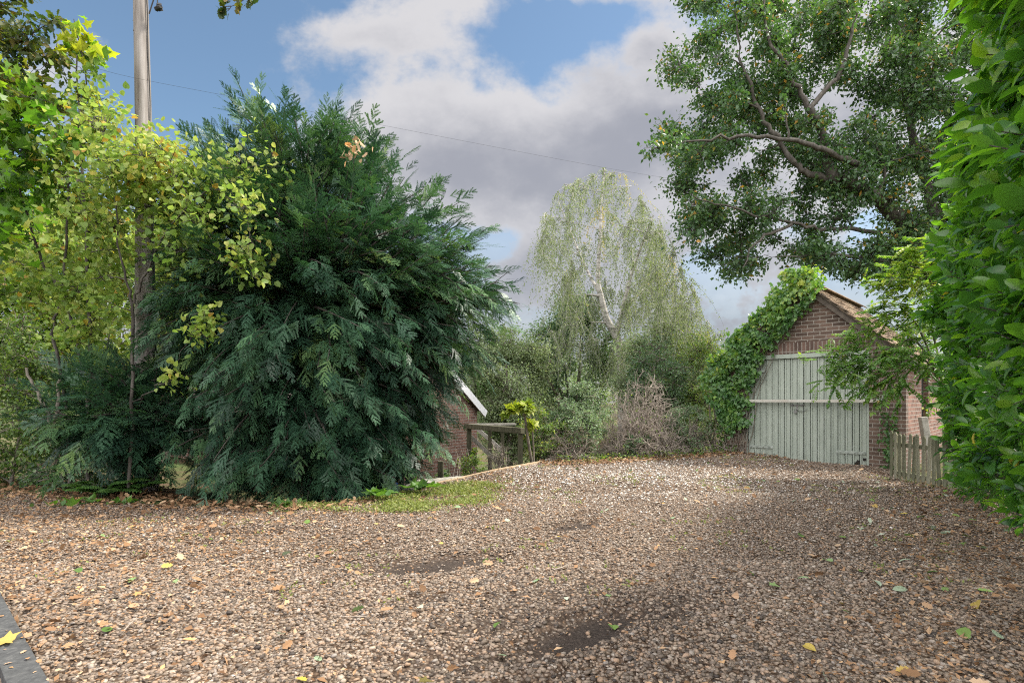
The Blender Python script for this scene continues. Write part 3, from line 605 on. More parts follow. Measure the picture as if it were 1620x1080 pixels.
def stone(name, c, s, mat, label):
    u = rvec(160); import bmesh
    bm = bmesh.new()
    for q in u * np.asarray(s) * R.uniform(.85, 1.0, (160, 1)): bm.verts.new(q)
    bmesh.ops.convex_hull(bm, input=bm.verts); bmesh.ops.delete(bm, geom=[v for v in bm.verts if not v.link_faces], context='VERTS')
    me = bpy.data.meshes.new(name); bm.to_mesh(me); bm.free(); me.materials.append(mat); o = bpy.data.objects.new(name, me); COL.objects.link(o); o.location = c
    return tag(o, label, 'stone')
stone('edge_stone', (-1.42, 8.05, .01), (.16, .11, .07), M['stone'], 'flat pale grey stone at the near end of the timber edging')
stone('kerb_rock', (.76, 11.70, -.01), (.13, .09, .07), M['stone'], 'pale stone at the far end of the timber edging by the shrubs')

# ------------------------------------------------------------------ picket fence
F0, F1 = np.array([6.57, 9.8]), np.array([6.30, 7.9])
fence = thing('picket_fence', 'low mossy grey picket fence between the garage corner and the laurel hedge', 'fence', (*F0, -.2))
nP = 15; fd = unit(F1 - F0); fn = np.array([fd[1], -fd[0]])
if fn[0] > 0: fn = -fn
pk = None
for i in range(nP):
    p = F0 + (F1 - F0) * i / (nP - 1); zb = -.20 + .07 * i / (nP - 1) + R.normal() * .012; zt = .70 - .02 * i / (nP - 1) + R.normal() * .012
    wd = .078; o = prism('picket', [(-wd / 2, zb), (wd / 2, zb), (wd / 2, zt - .035), (wd / 2 - .022, zt), (-wd / 2 + .022, zt), (-wd / 2, zt - .035)], -.010, .010, M['picket'])
    o.rotation_euler = (R.normal() * .02, R.normal() * .018, math.atan2(fd[1], fd[0])); o.location = (*(p + fn * .032), 0)
    at = o.data.attributes.new('tint', 'FLOAT', 'FACE'); at.data.foreach_set('value', np.full(len(o.data.polygons), R.uniform(.1, .9), np.float32))
    under(bevel(o, .003, 1), fence)
for z in (.02, .50):
    wpart('rail', lambda g: beam(g, (*F0, z), (*F1, z + .03), .035, .07), M['picket'], fence, .003)
for q in (.02, .98):
    p = F0 + (F1 - F0) * q - fn * .06
    wpart('post', lambda g: beam(g, (*p, -.5), (*p, .66), .075, .075), M['picket'], fence, .006)
g = Geo(); beam(g, (7.62, 10.25, -.4), (7.45, 10.32, .95), .12, .10); tag(bevel(g.build('leaning_post', M['greywood']), .01, 2), 'pale leaning timber post behind the picket fence', 'post')

# ------------------------------------------------------------------ kerb
KA, KB = np.array([-3.15, 3.50]), np.array([-1.92, 2.366]); kd = unit(KB - KA); kn = np.array([kd[1], -kd[0]]); kn = kn if kn[0] < 0 else -kn
labs = ['dark grey kerb stone beside the gravel, the one entering the picture at its left edge', 'dark grey kerb stone beside the gravel with a yellow leaf across its joint', 'dark grey kerb stone at the bottom corner of the picture']
cuts = [(-.9, .095), (.10, 1.047), (1.053, 2.0)]
for (a, b), lb in zip(cuts, labs):
    pa_, pb_ = KA + kd * a, KA + kd * b; c = (pa_ + pb_) / 2 + kn * .062
    g = Geo(); g.box((0, 0, 0), (b - a, .124, .24)); o = bevel(g.build('kerb_stone', M['kerb']), .016, 3)
    o.location = (*c, -.045); o.rotation_euler = (R.normal() * .006, R.normal() * .004, math.atan2(kd[1], kd[0])); tag(o, lb, 'kerb stone', 'dark kerb stones along the drive')

# ------------------------------------------------------------------ telegraph pole and overhead cable
pole = thing('telegraph_pole', 'tall weathered wooden telegraph pole with dark knots and a cable down its side', 'telegraph pole', tuple(P(233, 770, 8.0)))
pp = path([P(233, 790, 8.0), P(231, 600, 8.0), P(229, 400, 8.0), P(227, 200, 8.0), P(222.5, 0, 8.0), P(220, -90, 8.0)], 6)
pr = np.interp(np.linspace(0, 1, len(pp)), [0, .2, .5, 1], [.150, .140, .108, .080]); 
g = Geo(); g.tube(pp, pr, 20); under(g.build('pole_shaft', M['pole'], smooth=True), pole)
for i in range(26):
    k = R.uniform(3, len(pp) - 2); i0 = int(k); c = pp[i0] + (pp[i0 + 1] - pp[i0]) * (k - i0); rr = pr[i0]; th = R.uniform(-PI * .95, -.05)
    g = Geo(); nn = np.array([math.cos(th), math.sin(th), 0]); g.tube([c + nn * (rr - .012), c + nn * (rr + .004)], [R.uniform(.010, .022), .006], 7); under(g.build('knot', M['knot'], smooth=True), pole)
g = Geo(); off = np.array([[pr[i] + .012 + .006 * math.sin(i * 1.7), -.03, 0] for i in range(len(pp))]); g.tube(pp + off, .007, 5); under(g.build('down_cable', M['wire'], smooth=True), pole)
g = Geo(); c = P(250, 12, 7.95); g.tube([P(236, 22, 7.95), P(246, -10, 7.95), P(250, -30, 7.95)], .009, 5); g.tube([P(250, -20, 7.95), P(249, 5, 7.95)], .008, 5)
for k in range(7): g.tube([c + R.normal(size=3) * .02, c + R.normal(size=3) * .03 + [.01, 0, 0]], [.035, .02], 6)
under(g.build('cable_clamp', M['wire']), pole)
g = Geo(); wpts = path([P(150, 108, 7.8), P(240, 129, 7.85), P(520, 182, 9.0), P(960, 266, 11.5), P(1124, 291, 12.4), P(1293, 312, 13.4), P(1480, 338, 14.6)], 8); g.tube(wpts, .0016, 4)
tag(g.build('overhead_cable', M['wire']), 'thin overhead cable sagging from the telegraph pole across to the oak', 'cable')

# ------------------------------------------------------------------ yew
def spray_template(seed, nsh=5, nn=6):
    rg = np.random.default_rng(seed); V, F = [], []
    def needle(b, d, L, w, zt):
        n = np.array([-d[1], d[0], 0]); i = len(V); V.extend([b - n * w, b + n * w, b + d * L + np.array([0, 0, zt])]); F.append([i, i + 1, i + 2])
    def curve(x): return -.22 * x * x
    def shoot(b, ang, L, k):
        d = np.array([math.cos(ang), math.sin(ang), 0])
        for j in range(k):
            t = (j + .4) / k; p = b + d * L * t; p = p + np.array([0, 0, -.25 * L * t * t])
            for s in (-1, 1):
                a2 = ang + s * rg.uniform(.50, .85); e = np.array([math.cos(a2), math.sin(a2), 0]); needle(p, e, .088 * rg.uniform(.75, 1.2) * (1 - .30 * t), .017, rg.uniform(-.008, .014))
        needle(b + d * L - np.array([0, 0, .25 * L]), d, .06, .015, 0)
    for q in range(nsh * 2):
        sg = 1 if q % 2 else -1; tt = min(.97, (q + rg.uniform(.2, 1.3)) / (nsh * 2 + .6)); L = (.36 * (1 - tt) ** .6 + .10) * rg.uniform(.55, 1.35)
        shoot(np.array([tt * .9, 0, curve(tt * .9) - rg.uniform(0, .03)]), sg * rg.uniform(.35, .85), L, max(3, int(nn * L / .24)))
    shoot(np.array([.82, 0, curve(.82)]), 0, .2, 5)
    i = len(V); V.extend([np.array([0, -.008, 0]), np.array([0, .008, 0]), np.array([.9, 0, curve(.9)])]); F.append([i, i + 1, i + 2])
    return np.array(V), np.array(F)
SPR = [spray_template(s) for s in (1, 2, 3, 4, 5, 6)]
def conifer(name, label, cat, foot, top, env, n, zr, front_w=.75, spray=.42, base_r=.14, tint=.42, leaders=0, extra=0):
    gw, gl = Geo(), Geo(); foot = np.asarray(foot, float); top = np.asarray(top, float)
    gw.tube(path([foot, foot * .6 + top * .4 + [.05, .05, 0], top], 6), np.linspace(base_r, .02, 13), 9)
    S = [[], [], [], [], []]
    for b in range(n + extra):
        for _ in range(20):
            z = R.uniform(*zr); az = R.uniform(0, 2 * PI)
            if b >= n: z = R.uniform(-.1, 3.4); az = R.uniform(-1.0, .3)
            if math.sin(az) > .3 and R.random() > (1 - front_w) * 1.6: continue
            r = env(z, az)
            if R.random() < .30 + r / 3.2: break
        f = R.uniform(.5, .98) if b % 3 else R.uniform(.85, 1.03)
        tip = np.array([foot[0] + math.cos(az) * r * f, foot[1] + math.sin(az) * r * f, z + R.normal() * .08])
        hz = (z - foot[2]) / (top[2] - foot[2])
        zb = np.clip(z + (.30 - .95 * sstep(.35, .95, hz)) * r, foot[2] + .15, top[2] - .1)
        tt = (zb - foot[2]) / (top[2] - foot[2]); base = foot + (top - foot) * tt
        br = bez(base, tip, R.uniform(.06, .2) * (1 if hz < .6 else -.6), .11, 12); L = np.linalg.norm(tip - base)
        gw.tube(br, np.linspace(.012 + .010 * L, .004, 12), 5, cap=False)
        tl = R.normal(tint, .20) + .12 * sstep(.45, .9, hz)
        m = int(max(6, L * .62 / .046)); ts = np.linspace(.40 if L > .8 else .05, .99, m)
        tg = unit(np.gradient(br, axis=0))
        for k, t in enumerate(ts):
            x = t * 11; i = min(int(x), 10); p = br[i] + (br[i + 1] - br[i]) * (x - i); d = tg[i]
            side = np.cross([0, 0, 1], d); s = 1 if k % 2 else -1; q = 1 - .45 * t; p = p + R.normal(size=3) * .06
            dd = unit(d * (.55 + .9 * t ** 3) + side * s * (.9 - .6 * t ** 4) + R.normal(size=3) * .30 + np.array([0, 0, -.50 * (1 - sstep(.55, .95, hz)) + .12 * sstep(.7, 1, hz)]))
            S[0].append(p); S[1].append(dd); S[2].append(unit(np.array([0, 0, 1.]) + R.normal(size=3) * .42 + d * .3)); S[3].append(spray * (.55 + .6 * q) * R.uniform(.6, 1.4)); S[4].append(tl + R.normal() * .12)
    for b in range(leaders):                                         # open feathery leaders above the crown
        az = R.uniform(0, 2 * PI); r0 = R.uniform(.1, .9); bs = np.array([foot[0] + math.cos(az) * r0 - .25, foot[1] + math.sin(az) * r0, zr[1] - R.uniform(.5, 1.5)])
        tip = bs + np.array([math.cos(az) * .5 - (.35 if b % 2 else -.25), math.sin(az) * .5, R.uniform(.5, 1.1)])
        br = bez(bs, tip, .05, .08, 9); gw.tube(br, np.linspace(.012, .003, 9), 4, cap=False)
        for k in range(12):
            t = R.uniform(.15, 1); x = t * 7.99; i = int(x); p = br[i] + (br[i + 1] - br[i]) * (x - i)
            S[0].append(p); S[1].append(unit((tip - bs) * .7 + R.normal(size=3) * .55)); S[2].append(rvec(1)[0]); S[3].append(spray * R.uniform(.4, .75)); S[4].append(tint + R.normal() * .12)
    pos, d, up, s, tn = [np.array(q) for q in S]; w = R.integers(0, len(SPR), len(pos))
    X, Yv, Z = frames(d, up)
    for k in range(len(SPR)):
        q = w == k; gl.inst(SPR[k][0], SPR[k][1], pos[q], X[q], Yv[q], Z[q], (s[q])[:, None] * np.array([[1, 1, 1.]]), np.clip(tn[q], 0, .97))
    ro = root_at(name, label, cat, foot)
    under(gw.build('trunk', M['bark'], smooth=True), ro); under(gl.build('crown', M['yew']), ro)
    return ro, len(pos)
zk = [-.25, .1, .65, 1.1, 1.5, 2.4, 2.9, 3.3, 4.2, 5.1, 5.4, 5.75]
rk = [1.05, 1.65, 2.0, 2.28, 2.5, 3.0, 3.1, 2.85, 2.1, 1.0, .75, .35]; lk = [.9, 1.55, 1.85, 2.1, 2.25, 2.15, 2.05, 1.9, 1.65, 1.4, 1.2, .8]
def yew_env(z, az):
    a = np.interp(z, zk, rk); b = np.interp(z, zk, lk); c = math.cos(az); s2 = math.sin(az) ** 2
    return (a if c > 0 else b) * (1 - s2) + min(2.0, .42 * (a + b) + (.25 if z < .7 else 0)) * s2
yew, nsp = conifer('yew_tree', 'huge dark blue green yew with drooping feathery sprays reaching the gravel', 'tree', (-2.95, 8.35, -.6), (-3.0, 8.35, 5.05), yew_env, 800, (-.2, 5.22), leaders=3, spray=.275, extra=210)
print('sprays', nsp)
def low_env(z, az): return float(np.interp(z, [.15, .5, .9, 1.3, 1.6, 1.8], [.2, .5, 1.0, 1.0, .7, .25]))
conifer('young_fir', 'low spreading blue green fir in front of the telegraph pole, left of the huge yew', 'tree', (-5.15, 7.75, -.1), (-5.1, 7.75, 1.75), low_env, 130, (.45, 1.8), spray=.36, base_r=.05, tint=.40)
gl = Geo(); c = P(560, 236, 6.75); n = 26; put_leaves(gl, T_OAK, c + R.normal(size=(n, 3)) * [.07, .05, .07], rvec(n), rvec(n), .09, R.uniform(.75, 1, n))
tag(gl.build('caught_leaves', M['dryl']), 'bunch of orange dead leaves caught high in the yew', 'dead leaves')

# ------------------------------------------------------------------ trees on the left
def px_clumps(poly, n, y0, y1, r, holes=()):
    poly = np.array(poly, float); out = []; lo, hi = poly.min(0), poly.max(0)
    while len(out) < n:
        q = R.uniform(lo, hi)
        if not inside(poly, np.array(q[0]), np.array(q[1])): continue
        if any((q[0] - h[0]) ** 2 + (q[1] - h[1]) ** 2 < h[2] ** 2 for h in holes): continue
        out.append((P(q[0], q[1], R.uniform(y0, y1)), r * R.uniform(.7, 1.3)))
    return out
def stem(pts, k=5, wob=.012): return path([P(*p) for p in pts], k, wob)
ft = P(140, 745, 7.4)
plant('lime_sapling', 'yellowing lime sapling with heart shaped leaves spreading across the telegraph pole', 'tree', ft,
      [(stem([(140, 760, 7.4), (141, 585, 7.4), (139, 400, 7.3), (128, 230, 7.3), (120, 90, 7.3)]), [.024, .02, .008]),
       (stem([(209, 770, 7.2), (209, 560, 7.2), (210, 480, 7.1), (196, 430, 7.0), (180, 300, 6.9)]), [.022, .018, .007]),
       (stem([(210, 480, 7.1), (232, 430, 7.0), (262, 370, 6.9), (330, 300, 6.8), (385, 330, 6.7)]), [.015, .010, .004])],
      px_clumps([(70, 230), (150, 180), (190, 240), (300, 215), (390, 250), (400, 330), (370, 400), (270, 400), (210, 400), (100, 380)], 50, 6.4, 8.0, .30, [(233, 370, 34), (233, 410, 34)]) + px_clumps([(90, 380), (230, 390), (240, 520), (120, 560)], 14, 6.9, 7.9, .22, [(236, 400, 42), (236, 460, 42), (236, 520, 42)])
      + px_clumps([(95, 130), (150, 90), (180, 150), (160, 240), (90, 240)], 14, 7.0, 7.6, .15) + px_clumps([(330, 400), (410, 380), (420, 460), (340, 470)], 4, 6.3, 6.6, .18)
      + px_clumps([(265, 490), (335, 480), (335, 525), (270, 530)], 3, 6.2, 6.5, .14) + px_clumps([(265, 575), (310, 570), (310, 605), (270, 605)], 2, 6.2, 6.5, .11),
      'lime', 'bark', tpl=T_HEART, size=.068, twigs=12, per=9, tint=(.58, .17), rmax=.010, twig_r=.003, spread=.46, tgrad=lambda p: .08 * sstep(3, 5.0, p[:, 2]), squash=.7, upb=.7)
plant('maple_sapling', 'slender maple sapling with dark lobed leaves and a yellow top at the left edge', 'tree', P(110, 760, 7.6),
      [(stem([(110, 770, 7.6), (108, 700, 7.6), (101, 600, 7.6), (84, 530, 7.6), (97, 465, 7.6), (104, 380, 7.6), (112, 250, 7.5), (135, 130, 7.4), (118, 30, 7.4)]), [.024, .02, .014, .005]),
       (stem([(128, 740, 7.9), (130, 580, 7.9), (96, 470, 7.9), (62, 400, 7.8), (30, 290, 7.6), (2, 150, 7.4)]), [.024, .018, .007])],
      px_clumps([(-60, 140), (30, 130), (90, 200), (95, 300), (40, 370), (-60, 380)], 30, 6.8, 8.0, .32) + px_clumps([(105, 45), (160, 40), (170, 110), (110, 130)], 9, 7.2, 7.6, .10),
      'maple', 'bark', tpl=T_MAPLE, size=.135, twigs=8, per=7, tint=(.48, .20), rmax=.010, twig_r=.003, spread=.46, tgrad=lambda p: .5 * sstep(4.6, 6.2, p[:, 2]), upb=.8)
for i, (px, y, poly, nc, mt, lb) in enumerate([
    (60, 9.6, [(-60, 330), (120, 340), (150, 480), (120, 600), (-60, 620)], 46, 'lime', 'bright green hazel thicket at the left edge behind the thin stems'),
    (175, 9.8, [(100, 340), (330, 330), (320, 480), (260, 600), (110, 600)], 44, 'lime', 'sunlit hazel thicket between the thin stems and the telegraph pole')]):
    ft = np.array([(px - CX) / FP * y, y, float(hgt((px - CX) / FP * y, y))])
    plant('hazel_thicket', lb, 'shrub', ft, [(path([ft, ft + [R.normal() * .3, .1, 1.2], ft + [R.normal() * .5, .1, 2.6]], 5), [.03, .02, .01]), (path([ft + [.2, 0, 0], ft + [.5, .1, 1.2], ft + [.7 + R.normal() * .3, .1, 2.4]], 5), [.028, .02, .01])],
          px_clumps(poly, nc, y - .7, y + .9, .42), mt, tpl=T_HEART, size=.10, twigs=10, per=9, tint=(.66, .18), rmax=.015, upb=.8, group='hazel thickets on the left')
ft = np.array([-7.6, 8.6, -.1])
plant('laurel_bush', 'dense shaded green bush at the left edge beside the leaf litter', 'bush', ft, [(path([ft, ft + [.1, 0, .5], ft + [.2, 0, 1.2]], 4), [.03, .02, .01])],
      px_clumps([(-80, 520), (40, 500), (90, 580), (100, 690), (60, 760), (-80, 770)], 84, 7.9, 9.4, .33), 'midl', tpl=T_SIMPLE, size=.062, twigs=12, per=14, tint=(.48, .2), rmax=.012)
ft = np.array([-6.3, 8.2, -.05])
plant('bramble_bush', 'dark low bramble undergrowth beneath the young fir', 'bush', ft, [(path([ft, ft + [.2, 0, .3], ft + [.5, 0, .5]], 4), [.012, .01, .006])],
      px_clumps([(40, 620), (150, 640), (240, 690), (250, 775), (40, 775)], 66, 7.6, 8.8, .26), 'darkl', size=.075, twigs=10, per=9, tint=(.30, .2), rmax=.010)
g = Geo()
for p0, p1, p2 in (((88, 690, 7.3), (62, 630, 7.3), (40, 585, 7.3)), ((84, 688, 7.32), (92, 640, 7.3), (95, 600, 7.3))): g.tube(stem([p0, p1, p2]), np.linspace(.028, .016, 11), 7)
tag(g.build('cut_stem', M['barkgrey'], smooth=True), 'bare grey cut stems leaning out of the undergrowth at the left', 'stem')
def fronds(name, label, c, n, L, mat='herb', tint=.3):
    g = Geo(); c = np.asarray(c, float)
    for i in range(n):
        az = i / n * 2 * PI + R.normal() * .25; e = c + np.array([math.cos(az) * L, math.sin(az) * L * .8, L * R.uniform(.1, .45)]); p = bez(c, e, .32, .05, 14)
        g.tube(p, np.linspace(.005, .0015, 14), 3, tint); d = unit(np.gradient(p, axis=0)); s = unit(np.cross([0, 0, 1], d))
        for k in range(2, 14):
            w = L * .30 * math.sin(PI * (k + 1.5) / 16) + .01
            for sg in (-1, 1): put_leaves(g, T_SIMPLE, p[k:k + 1], s[k:k + 1] * sg + d[k:k + 1] * .45 + [0, 0, -.15], np.array([[0, 0, 1.]]), w, np.clip(tint + R.normal() * .15, 0, 1))
    return tag(g.build(name, M[mat]), label, 'fern')
fronds('fern', 'dark green fern at the foot of the young fir by the leaf litter', P(168, 785, 7.25), 11, .48, 'herb', .25)
fronds('fern', 'smaller fern in the deep shade under the yew beside the pole foot', P(215, 778, 7.4), 8, .36, 'herb', .1)
def herb(name, label, c, n, L, mat='herb', cat='plant', tpl=T_SIMPLE, group=None, up=.8):
    g = Geo(); c = np.asarray(c, float); d = rvec(n); d[:, 2] = np.abs(d[:, 2]) * up + .12; p = c + R.normal(size=(n, 3)) * [L * .9, L * .6, .01]; p[:, 2] = c[2] + R.uniform(0, L * .35, n)
    put_leaves(g, tpl, p, d, np.tile([0, 0, 1.], (n, 1)), L * R.uniform(.6, 1.2, n), R.uniform(.1, .95, n))
    for q in p: g.tube([c - [0, 0, .02], (c + q) / 2 + [0, 0, .012], q], .0025, 3, .3, cap=False)
    return tag(g.build(name, M[mat]), label, cat, group)
herb('weed_clump', 'bright green broad leaved weed on the gravel below the fern', P(118, 800, 6.75), 26, .14)
herb('weed_clump', 'small green weed clump right of the broad leaved weed at the gravel edge', P(195, 797, 6.85), 34, .10)
herb('weed_clump', 'green ivy leaved weeds at the yew foot where the grass begins', P(450, 800, 6.6), 40, .09)
herb('weed_clump', 'bright green weed with heart shaped leaves under the right side of the yew', P(600, 782, 6.9), 46, .10, tpl=T_HEART)
herb('weed_clump', 'pale heart leaved weed near the flat stone by the slatted steps', P(662, 772, 7.4), 30, .12, tpl=T_HEART)
# overhanging oak whose trunk stands outside the picture
ft = np.array([-9.4, 6.6, -.1])
plant('overhanging_oak', 'browning oak whose branches hang into the top left corner', 'tree', ft,
      [(path([ft, ft + [0, 0, 3.5], ft + [.3, 0, 6.5], ft + [.8, 0, 9]], 5), [.28, .22, .12]), (path([ft + [.3, 0, 6.2], (-7.2, 6.9, 7.2), (-5.2, 6.8, 7.05), (-3.4, 6.6, 6.65)], 6), [.08, .05, .008]),
       (path([ft + [.1, 0, 4.6], (-7.9, 7.2, 5.6), (-6.7, 7.3, 5.9)], 6), [.07, .03, .008])],
      px_clumps([(-90, -40), (60, -60), (100, 60), (112, 110), (60, 150), (-10, 190), (-90, 200)], 34, 6.8, 7.9, .26) + [(P(378, 5, 6.6), .17), (P(360, 18, 6.6), .1), (P(395, -4, 6.6), .1), (P(60, 155, 7.2), .13), (P(98, 168, 7.2), .08), (P(100, 95, 7.2), .14)]
      + ellipsoid_clumps((-9, 6, 8), (1.8, 2.2, 1.6), 24, .5), 'oakbrown', 'bark', tpl=T_OAK, size=.10, twigs=10, per=9, tint=(.40, .2), rmax=.03)

# ------------------------------------------------------------------ big oak behind the garage
def limb(pts, r0, r1, k=5): return (stem(pts, k, .03), [r0, (r0 + r1) / 2, r1])
ft = np.array([(1560 - CX) / FP * 16.5, 16.5, -.4])
OAK = [limb([(1560, 655, 16.5), (1530, 540, 16.5), (1490, 460, 16.3), (1455, 397, 16)], .46, .28), limb([(1455, 397, 16), (1432, 355, 15.8), (1392, 318, 15.6), (1345, 290, 15.3), (1320, 282, 15.2), (1311, 250, 15.1), (1301, 205, 15), (1282, 172, 14.8)], .25, .07),
       limb([(1330, 284, 15.2), (1285, 278, 15.2), (1255, 258, 15.2), (1222, 208, 15.2), (1195, 160, 15.2), (1170, 90, 15.2), (1165, 20, 15.2)], .10, .02), limb([(1360, 262, 14.9), (1310, 240, 14.6), (1262, 222, 14.4), (1180, 214, 14.1), (1110, 222, 14.2), (1045, 236, 14.2)], .085, .012),
       limb([(1445, 376, 16), (1400, 367, 15.8), (1310, 363, 15.4), (1250, 352, 15.1), (1160, 330, 14.7), (1090, 310, 14.5)], .075, .012), limb([(1500, 470, 16.4), (1455, 440, 15.8), (1390, 412, 15.5), (1310, 402, 15.2), (1230, 405, 15)], .085, .012),
       limb([(1500, 470, 16.6), (1480, 350, 17), (1456, 260, 17.2), (1434, 165, 17.3), (1428, 70, 17.4), (1410, -40, 17.4)], .17, .05), limb([(1456, 260, 17.2), (1500, 190, 17.4), (1478, 128, 17.4), (1440, 70, 17.3), (1400, 10, 17.2), (1380, -60, 17.2)], .12, .04),
       limb([(1301, 205, 15), (1268, 150, 14.9), (1240, 105, 14.8), (1215, 60, 14.7), (1205, -20, 14.6)], .08, .02), limb([(1282, 172, 14.8), (1330, 110, 15), (1350, 40, 15), (1355, -30, 15)], .07, .02),
       limb([(1250, 352, 15.1), (1200, 380, 14.8), (1175, 420, 14.7)], .05, .012), limb([(1480, 350, 17), (1560, 250, 17.5), (1600, 120, 17.6), (1610, 0, 17.6)], .2, .05), limb([(1392, 318, 15.6), (1400, 260, 15.4), (1382, 225, 15.2)], .05, .02)]
oak_poly = [(1080, -60), (1098, 60), (1055, 95), (1095, 170), (1022, 232), (1085, 262), (1062, 295), (1062, 335), (1112, 395), (1160, 438), (1200, 430), (1240, 395), (1330, 425), (1480, 440), (1650, 420), (1650, -60)]
holes = [(1335, 158, 30), (1372, 340, 36), (1420, 385, 22), (1300, 335, 26), (1140, 283, 34), (1440, 312, 22), (1385, 195, 22), (1250, 300, 18), (1125, 120, 18), (1330, 385, 18), (1215, 160, 14)]
plant('oak_tree', 'great spreading oak with dark crooked limbs rising behind the garage', 'tree', ft, OAK, px_clumps(oak_poly, 410, 14.7, 19.2, .54, holes) + px_clumps([(1380, 395), (1490, 330), (1500, 450), (1330, 440)], 26, 15.2, 17.5, .45) + [(P(1035, 236, 13.7), .35), (P(1060, 225, 13.8), .4), (P(1240, 165, 14.2), .3)],
      'oakl', 'bark', tpl=T_SIMPLE, size=.128, twigs=16, per=18, tint=(.58, .18), rmax=.04, twig_r=.007, squash=.8, spread=.22)

# ------------------------------------------------------------------ weeping birch and the wood beyond
def birch(foot, limbs, poly, nb, ns, Y):
    gw, gl = Geo(), Geo(); SP, SR = [], []
    for pts, rad in limbs:
        rr = np.interp(np.linspace(0, 1, len(pts)), np.linspace(0, 1, len(rad)), rad); gw.tube(pts, rr, 9); SP.append(pts); SR.append(rr)
    SP = np.concatenate(SP); SR = np.concatenate(SR); tops = px_clumps(poly, nb, Y - 3.2, Y + 3.2, 1) + px_clumps([(1010, 320), (1050, 350), (1085, 410), (1112, 470), (1130, 545), (1040, 545)], 38, Y - 5, Y + 1, 1)
    P_, D_, U_, T_ = [], [], [], []
    for c, _ in sorted(tops, key=lambda c: np.min(np.linalg.norm(SP - c[0], axis=1))):
        dv = c - SP; i = int(np.argmin(np.linalg.norm(dv, axis=1) + 1.2 * np.maximum(0, -dv[:, 2]))); br = bez(SP[i], c, .16, .06, 8); rr = np.linspace(min(SR[i] * .6, .07), .012, 8)
        gw.tube(br, rr, 5, cap=False); SP = np.concatenate([SP, br[3:]]); SR = np.concatenate([SR, rr[3:]]); base = R.normal(.40, .15) + (.40 if R.random() < .07 else 0)
        for s in range(ns):
            x = R.uniform(2.5, 6.99); i = int(x); a = br[i] + (br[i + 1] - br[i]) * (x - i); L = R.uniform(.7, 2.6); e = a + np.array([R.normal() * .55, R.normal() * .55, -L])
            q = bez(a, e, .18, .06, 6); gw.tube(q, np.linspace(.006, .003, 6), 3, cap=False)
            m = int(L * 35); t = R.uniform(0, 4.99, m); k = t.astype(int); pos = q[k] + (q[k + 1] - q[k]) * (t - k)[:, None] + R.normal(size=(m, 3)) * .04
            P_.append(pos); D_.append(rvec(m) + [0, 0, -.9]); U_.append(rvec(m)); T_.append(np.clip(base + R.normal(0, .12, m), 0, 1))
    pos = np.concatenate(P_); put_leaves(gl, T_RHOMB, pos, np.concatenate(D_), np.concatenate(U_), .074 * R.uniform(.7, 1.2, len(pos)), np.concatenate(T_))
    ro = root_at('birch_tree', 'tall pale weeping birch with white trunk in the gap beyond the drive', 'tree', foot)
    under(gw.build('trunk', M['birchb'], smooth=True), ro); under(gl.build('crown', M['birchl']), ro)
YB = 24.0; ft = np.array([*P(985, 600, YB)[:2], -2.3])
birch(ft, [(path([ft, P(983, 575, YB), P(975, 533, YB), P(960, 505, YB), P(951, 469, YB), P(946, 440, YB), P(950, 362, YB), P(951, 326, YB), P(957, 268, YB)], 4), [.20, .17, .12, .07, .02]),
           (path([P(975, 533, YB), P(985, 490, YB - .4), P(1000, 430, YB - .7), P(1022, 370, YB - 1), P(1034, 340, YB - 1)], 4), [.11, .07, .015]), (path([P(951, 469, YB), P(925, 420, YB + .5), P(900, 360, YB + .8), P(880, 310, YB + 1)], 4), [.07, .04, .012]),
           (path([P(985, 490, YB - .4), P(1040, 440, YB + .4), P(1080, 425, YB + .8)], 4), [.06, .04, .012]), (path([P(975, 560, YB), P(1040, 560, YB - 1), P(1100, 530, YB - 1.6)], 4), [.06, .04, .012])],
      [(845, 330), (872, 290), (900, 285), (940, 258), (985, 255), (1008, 292), (1036, 315), (1045, 360), (1066, 400), (1090, 440), (1110, 500), (1125, 540), (1060, 570), (890, 570), (850, 480), (842, 400)], 118, 9, YB)
def wood(name, label, px0, px1, top, Y, n, r, mat, size, tpl=T_RHOMB, base=None, depth=None, trunk='barkgrey', tint=(.45, .2), twigs=14, per=16, fillz=.0, group=None):
    cx = ((px0 + px1) / 2 - CX) / FP * Y; zt = CZ + (HY - top) / FP * Y; zb = float(hgt(cx, Y)) if base is None else base; w = (px1 - px0) / 2 / FP * Y
    ft = np.array([cx, Y, zb]); hh = zt - zb; c = np.array([cx, Y, zb + hh * .56])
    lim = [(path([ft, ft + [R.normal() * .1 * w, 0, hh * .35], ft + [R.normal() * .15 * w, 0, hh * .8]], 5, .02), [.03 + .018 * hh, .02 + .01 * hh, .02])]
    for k in range(3): lim.append((path([ft + [0, 0, hh * .25], ft + [R.normal() * .4 * w, R.normal() * .4 * w, hh * .5], ft + [R.normal() * .6 * w, R.normal() * .5 * w, hh * .78]], 5, .03), [.02 + .009 * hh, .012]))
    plant(name, label, 'tree' if hh > 2.4 else 'shrub', ft, lim, ellipsoid_clumps(c, (w * .86, (depth or w) * .86, hh * .44), n, r), mat, trunk, tpl=tpl, size=size, twigs=twigs, per=per, tint=tint, rmax=.04, twig_r=.006, group=group)
GW = 'trees beyond the drive'
wood('willow_tree', 'soft pale green willow in the hollow just right of the yew', 735, 880, 505, 22, 95, .75, 'willow', .10, group=GW, twigs=16, per=26)
wood('willow_tree', 'pale grey green willow under the right side of the weeping birch', 975, 1095, 515, 20.5, 75, .7, 'willow', .10, group=GW, twigs=16, per=24)
wood('dark_tree', 'dark green broadleaf tree between the pale willow and the birch trunk', 825, 985, 452, 27, 95, .85, 'darkl', .14, group=GW, twigs=14, per=20)
wood('dark_tree', 'dark bushy tree behind the twiggy grey shrub, right of the birch trunk', 985, 1100, 545, 17.5, 44, .5, 'darkl', .085, group=GW)
